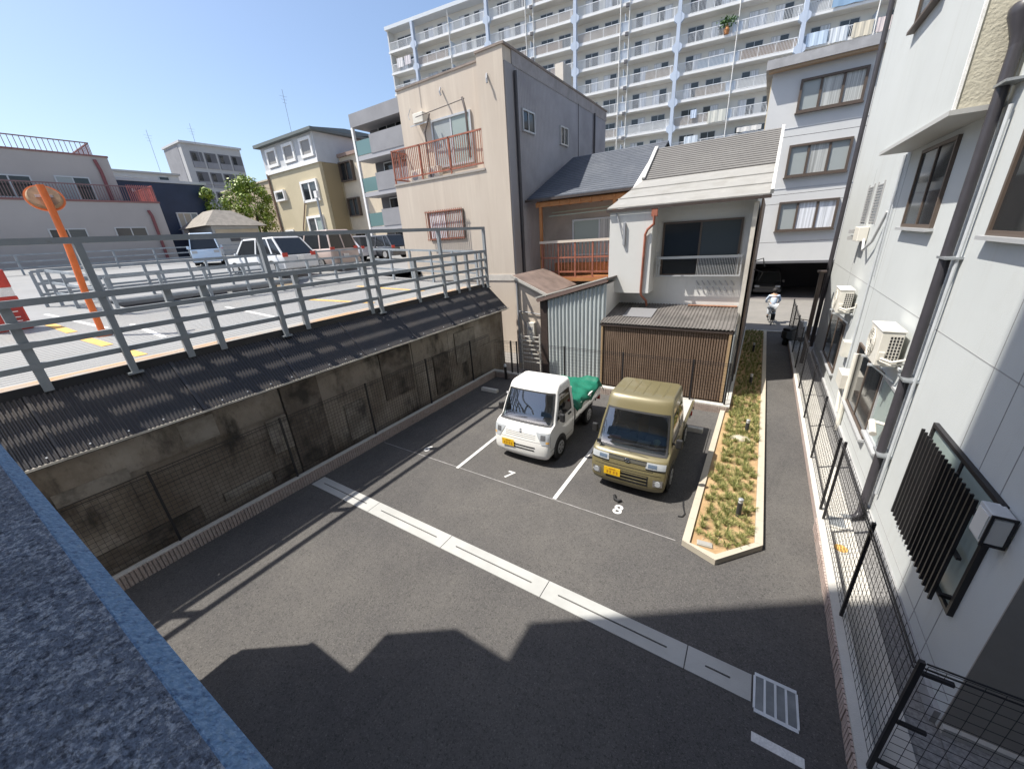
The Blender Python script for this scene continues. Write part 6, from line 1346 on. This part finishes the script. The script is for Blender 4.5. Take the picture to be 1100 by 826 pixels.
try:
    pr = skin_mesh('person', J, Ed, Rd, SKIN, None); pr.location = (BX, BY, -0.01); pr.rotation_euler = (0, 0, radians(6))
    tag(pr, 'person in a pale blue top and light trousers riding a bicycle away', 'person')
    sub = [0,1,2,3,15,16,17,19,20,21]; mp = {v: i for i, v in enumerate(sub)}
    skin_mesh('shirt', [J[i] for i in sub], [(mp[a], mp[b]) for a, b in Ed if a in mp and b in mp], [Rd[i]+(.02 if i < 4 else .018) for i in sub], mat('pale_blue_shirt', (0.50, 0.58, 0.70), 0.85, var=0.1, scale=6), pr)
    sub = [0,7,8,9,11,12,13]; mp = {v: i for i, v in enumerate(sub)}
    skin_mesh('trousers', [J[i] for i in sub], [(mp[a], mp[b]) for a, b in Ed if a in mp and b in mp], [Rd[i]+.018 for i in sub], mat('light_trousers', (0.42, 0.44, 0.47), 0.9, var=0.35, scale=14), pr)
    q = MB(); rings = []
    for k in range(7):
        a = pi*(k/6)*0.74; z = 1.66+0.13*cos(a); r = 0.122*sin(a)+0.004; rings.append([(cos(2*pi*i/14)*r, 0.445+sin(2*pi*i/14)*r*1.1, z) for i in range(14)])
    q.loft(rings[::-1]); q.build('hair', mat('dark_hair', (0.015, 0.012, 0.012), 0.7), pr, smooth=True)
    q = MB()
    for s in (-1, 1): q.box(s*0.12-0.045, s*0.12+0.045, (0.42 if s < 0 else 0.36), (0.66 if s < 0 else 0.60), (0.27 if s < 0 else 0.14), (0.36 if s < 0 else 0.23))
    q.build('shoes', BLACKMETAL, pr, bevel=0.02)
except Exception as e:
    print('PERSON FAILED', e)

# parked scooter at the mouth of the alley
t = thing('scooter', 'black scooter with white front parked at the mouth of the alley', 'scooter', (2.0, 20.3, -0.1), radians(150))
for yw in (0, 1.2):
    q = MB(); q.tube([(-0.05, yw, 0.24), (0.05, yw, 0.24)], 0.24, 20); q.build('wheel', TYRE, t, smooth=True)
q = MB(); q.loft([[(-0.06, 0.12, 0.35), (0.06, 0.12, 0.35), (0.06, 0.12, 0.6), (-0.06, 0.12, 0.6)], [(-0.2, 0.32, 0.3), (0.2, 0.32, 0.3), (0.17, 0.2, 0.95), (-0.17, 0.2, 0.95)], [(-0.18, 0.4, 0.26), (0.18, 0.4, 0.26), (0.1, 0.34, 0.95), (-0.1, 0.34, 0.95)]]); q.build('front_shield', WHITEPAINT, t)
q = MB(); q.box(-0.15, 0.15, 0.36, 0.75, 0.2, 0.28); q.loft([[(-0.16, 0.72, 0.25), (0.16, 0.72, 0.25), (0.15, 0.75, 0.68), (-0.15, 0.75, 0.68)], [(-0.18, 1.2, 0.3), (0.18, 1.2, 0.3), (0.16, 1.2, 0.72), (-0.16, 1.2, 0.72)], [(-0.1, 1.5, 0.45), (0.1, 1.5, 0.45), (0.1, 1.5, 0.72), (-0.1, 1.5, 0.72)]]); q.build('body', BLKPL, t)
q = MB(); q.box(-0.14, 0.14, 0.75, 1.4, 0.72, 0.82); q.build('seat', BLACKMETAL, t, bevel=0.03)
q = MB(); q.tube([(-0.32, 0.32, 1.02), (-0.12, 0.24, 1.02), (0.12, 0.24, 1.02), (0.32, 0.32, 1.02)], 0.016, 6).tube([(0, 0.24, 1.0), (0, 0.02, 0.3)], 0.02, 6); q.build('handlebar', BLACKMETAL, t)

# ================================================================== the building the photograph is taken from: parapet and stepped upper floors (behind and above)
t = thing('parapet', 'rough speckled grey parapet coping, blue skylight in its colour, overlooking the lot', 'parapet', (0, 0.036, 0), 0.0245)
MB().box(-6.6, 5, -0.10, -0.03, 2.9, 4.5).build('wall', COPINGEDGE, t)
m = MB(); m.prism([(-6.6, 0.0, 4.50), (-6.6, 0.0, 4.582), (-6.6, -0.020, 4.60), (-6.6, -0.4, 4.60), (-6.6, -0.4, 4.50)], (11.6, 0, 0)); co = m.build('coping_core', COPINGEDGE, t)
m = MB(); m.box(-6.6, 5, -0.40, -0.022, 4.598, 4.603); m.build('coping_top', COPING, t)
OURS = mat('our_wall', (0.55, 0.54, 0.52), 0.9)
t = thing('balcony_building', 'our own building with stacked solid balconies rising behind the parapet', 'building', (0, 0, 0))
MB().box(-6.62, 9.0, -9, -1.6, -0.3, 34).build('back_wall', OURS, t)
MB().box(-6.62, 9.0, -1.6, -0.6, -0.3, 2.87).build('base', OURS, t)
MB().box(-6.62, 9.0, -1.6, -0.24, 2.87, 3.1).build('balcony_floor', OURS, t)
MB().box(-6.62, 9.0, -1.6, -0.10, 6.32, 8.05).build('balcony_parapet', OURS, t)
MB().box(-6.62, 9.0, -1.6, -0.10, 9.84, 34).build('upper_floors', OURS, t)

# ================================================================== loose pieces of these parts become parts of their own
def split_loose(o):
    me = o.data; n = len(me.vertices); par = list(range(n))
    def find(a):
        while par[a] != a: par[a] = par[par[a]]; a = par[a]
        return a
    for p in me.polygons:
        vs_ = list(p.vertices); r0 = find(vs_[0])
        for v in vs_[1:]: par[find(v)] = r0
    groups_ = {}
    for p in me.polygons: groups_.setdefault(find(p.vertices[0]), []).append(list(p.vertices))
    if len(groups_) < 2: return
    first = True
    for polys in groups_.values():
        idx = sorted(set(v for p in polys for v in p)); mp = {v: i for i, v in enumerate(idx)}
        m2 = bpy.data.meshes.new(o.name.split('.')[0]); m2.from_pydata([tuple(me.vertices[v].co) for v in idx], [], [[mp[v] for v in p] for p in polys]); m2.update()
        for q in me.materials: m2.materials.append(q)
        if first: keep = m2; first = False
        else:
            c = o.copy(); c.data = m2; C.objects.link(c)
    o.data = keep
SPLIT = {'yellow_marking', 'white_marking', 'pipe_clip', 'seam', 'barge_board', 'bumper', 'lean_to_post', 'clamp', 'drain_box', 'pane', 'garage_side', 'pillar_pair', 'diffuser', 'vent_hood', 'post'}
for o in list(C.objects):
    if o.type == 'MESH' and o.parent is not None and o.name.split('.')[0] in SPLIT and not o.children: split_loose(o)
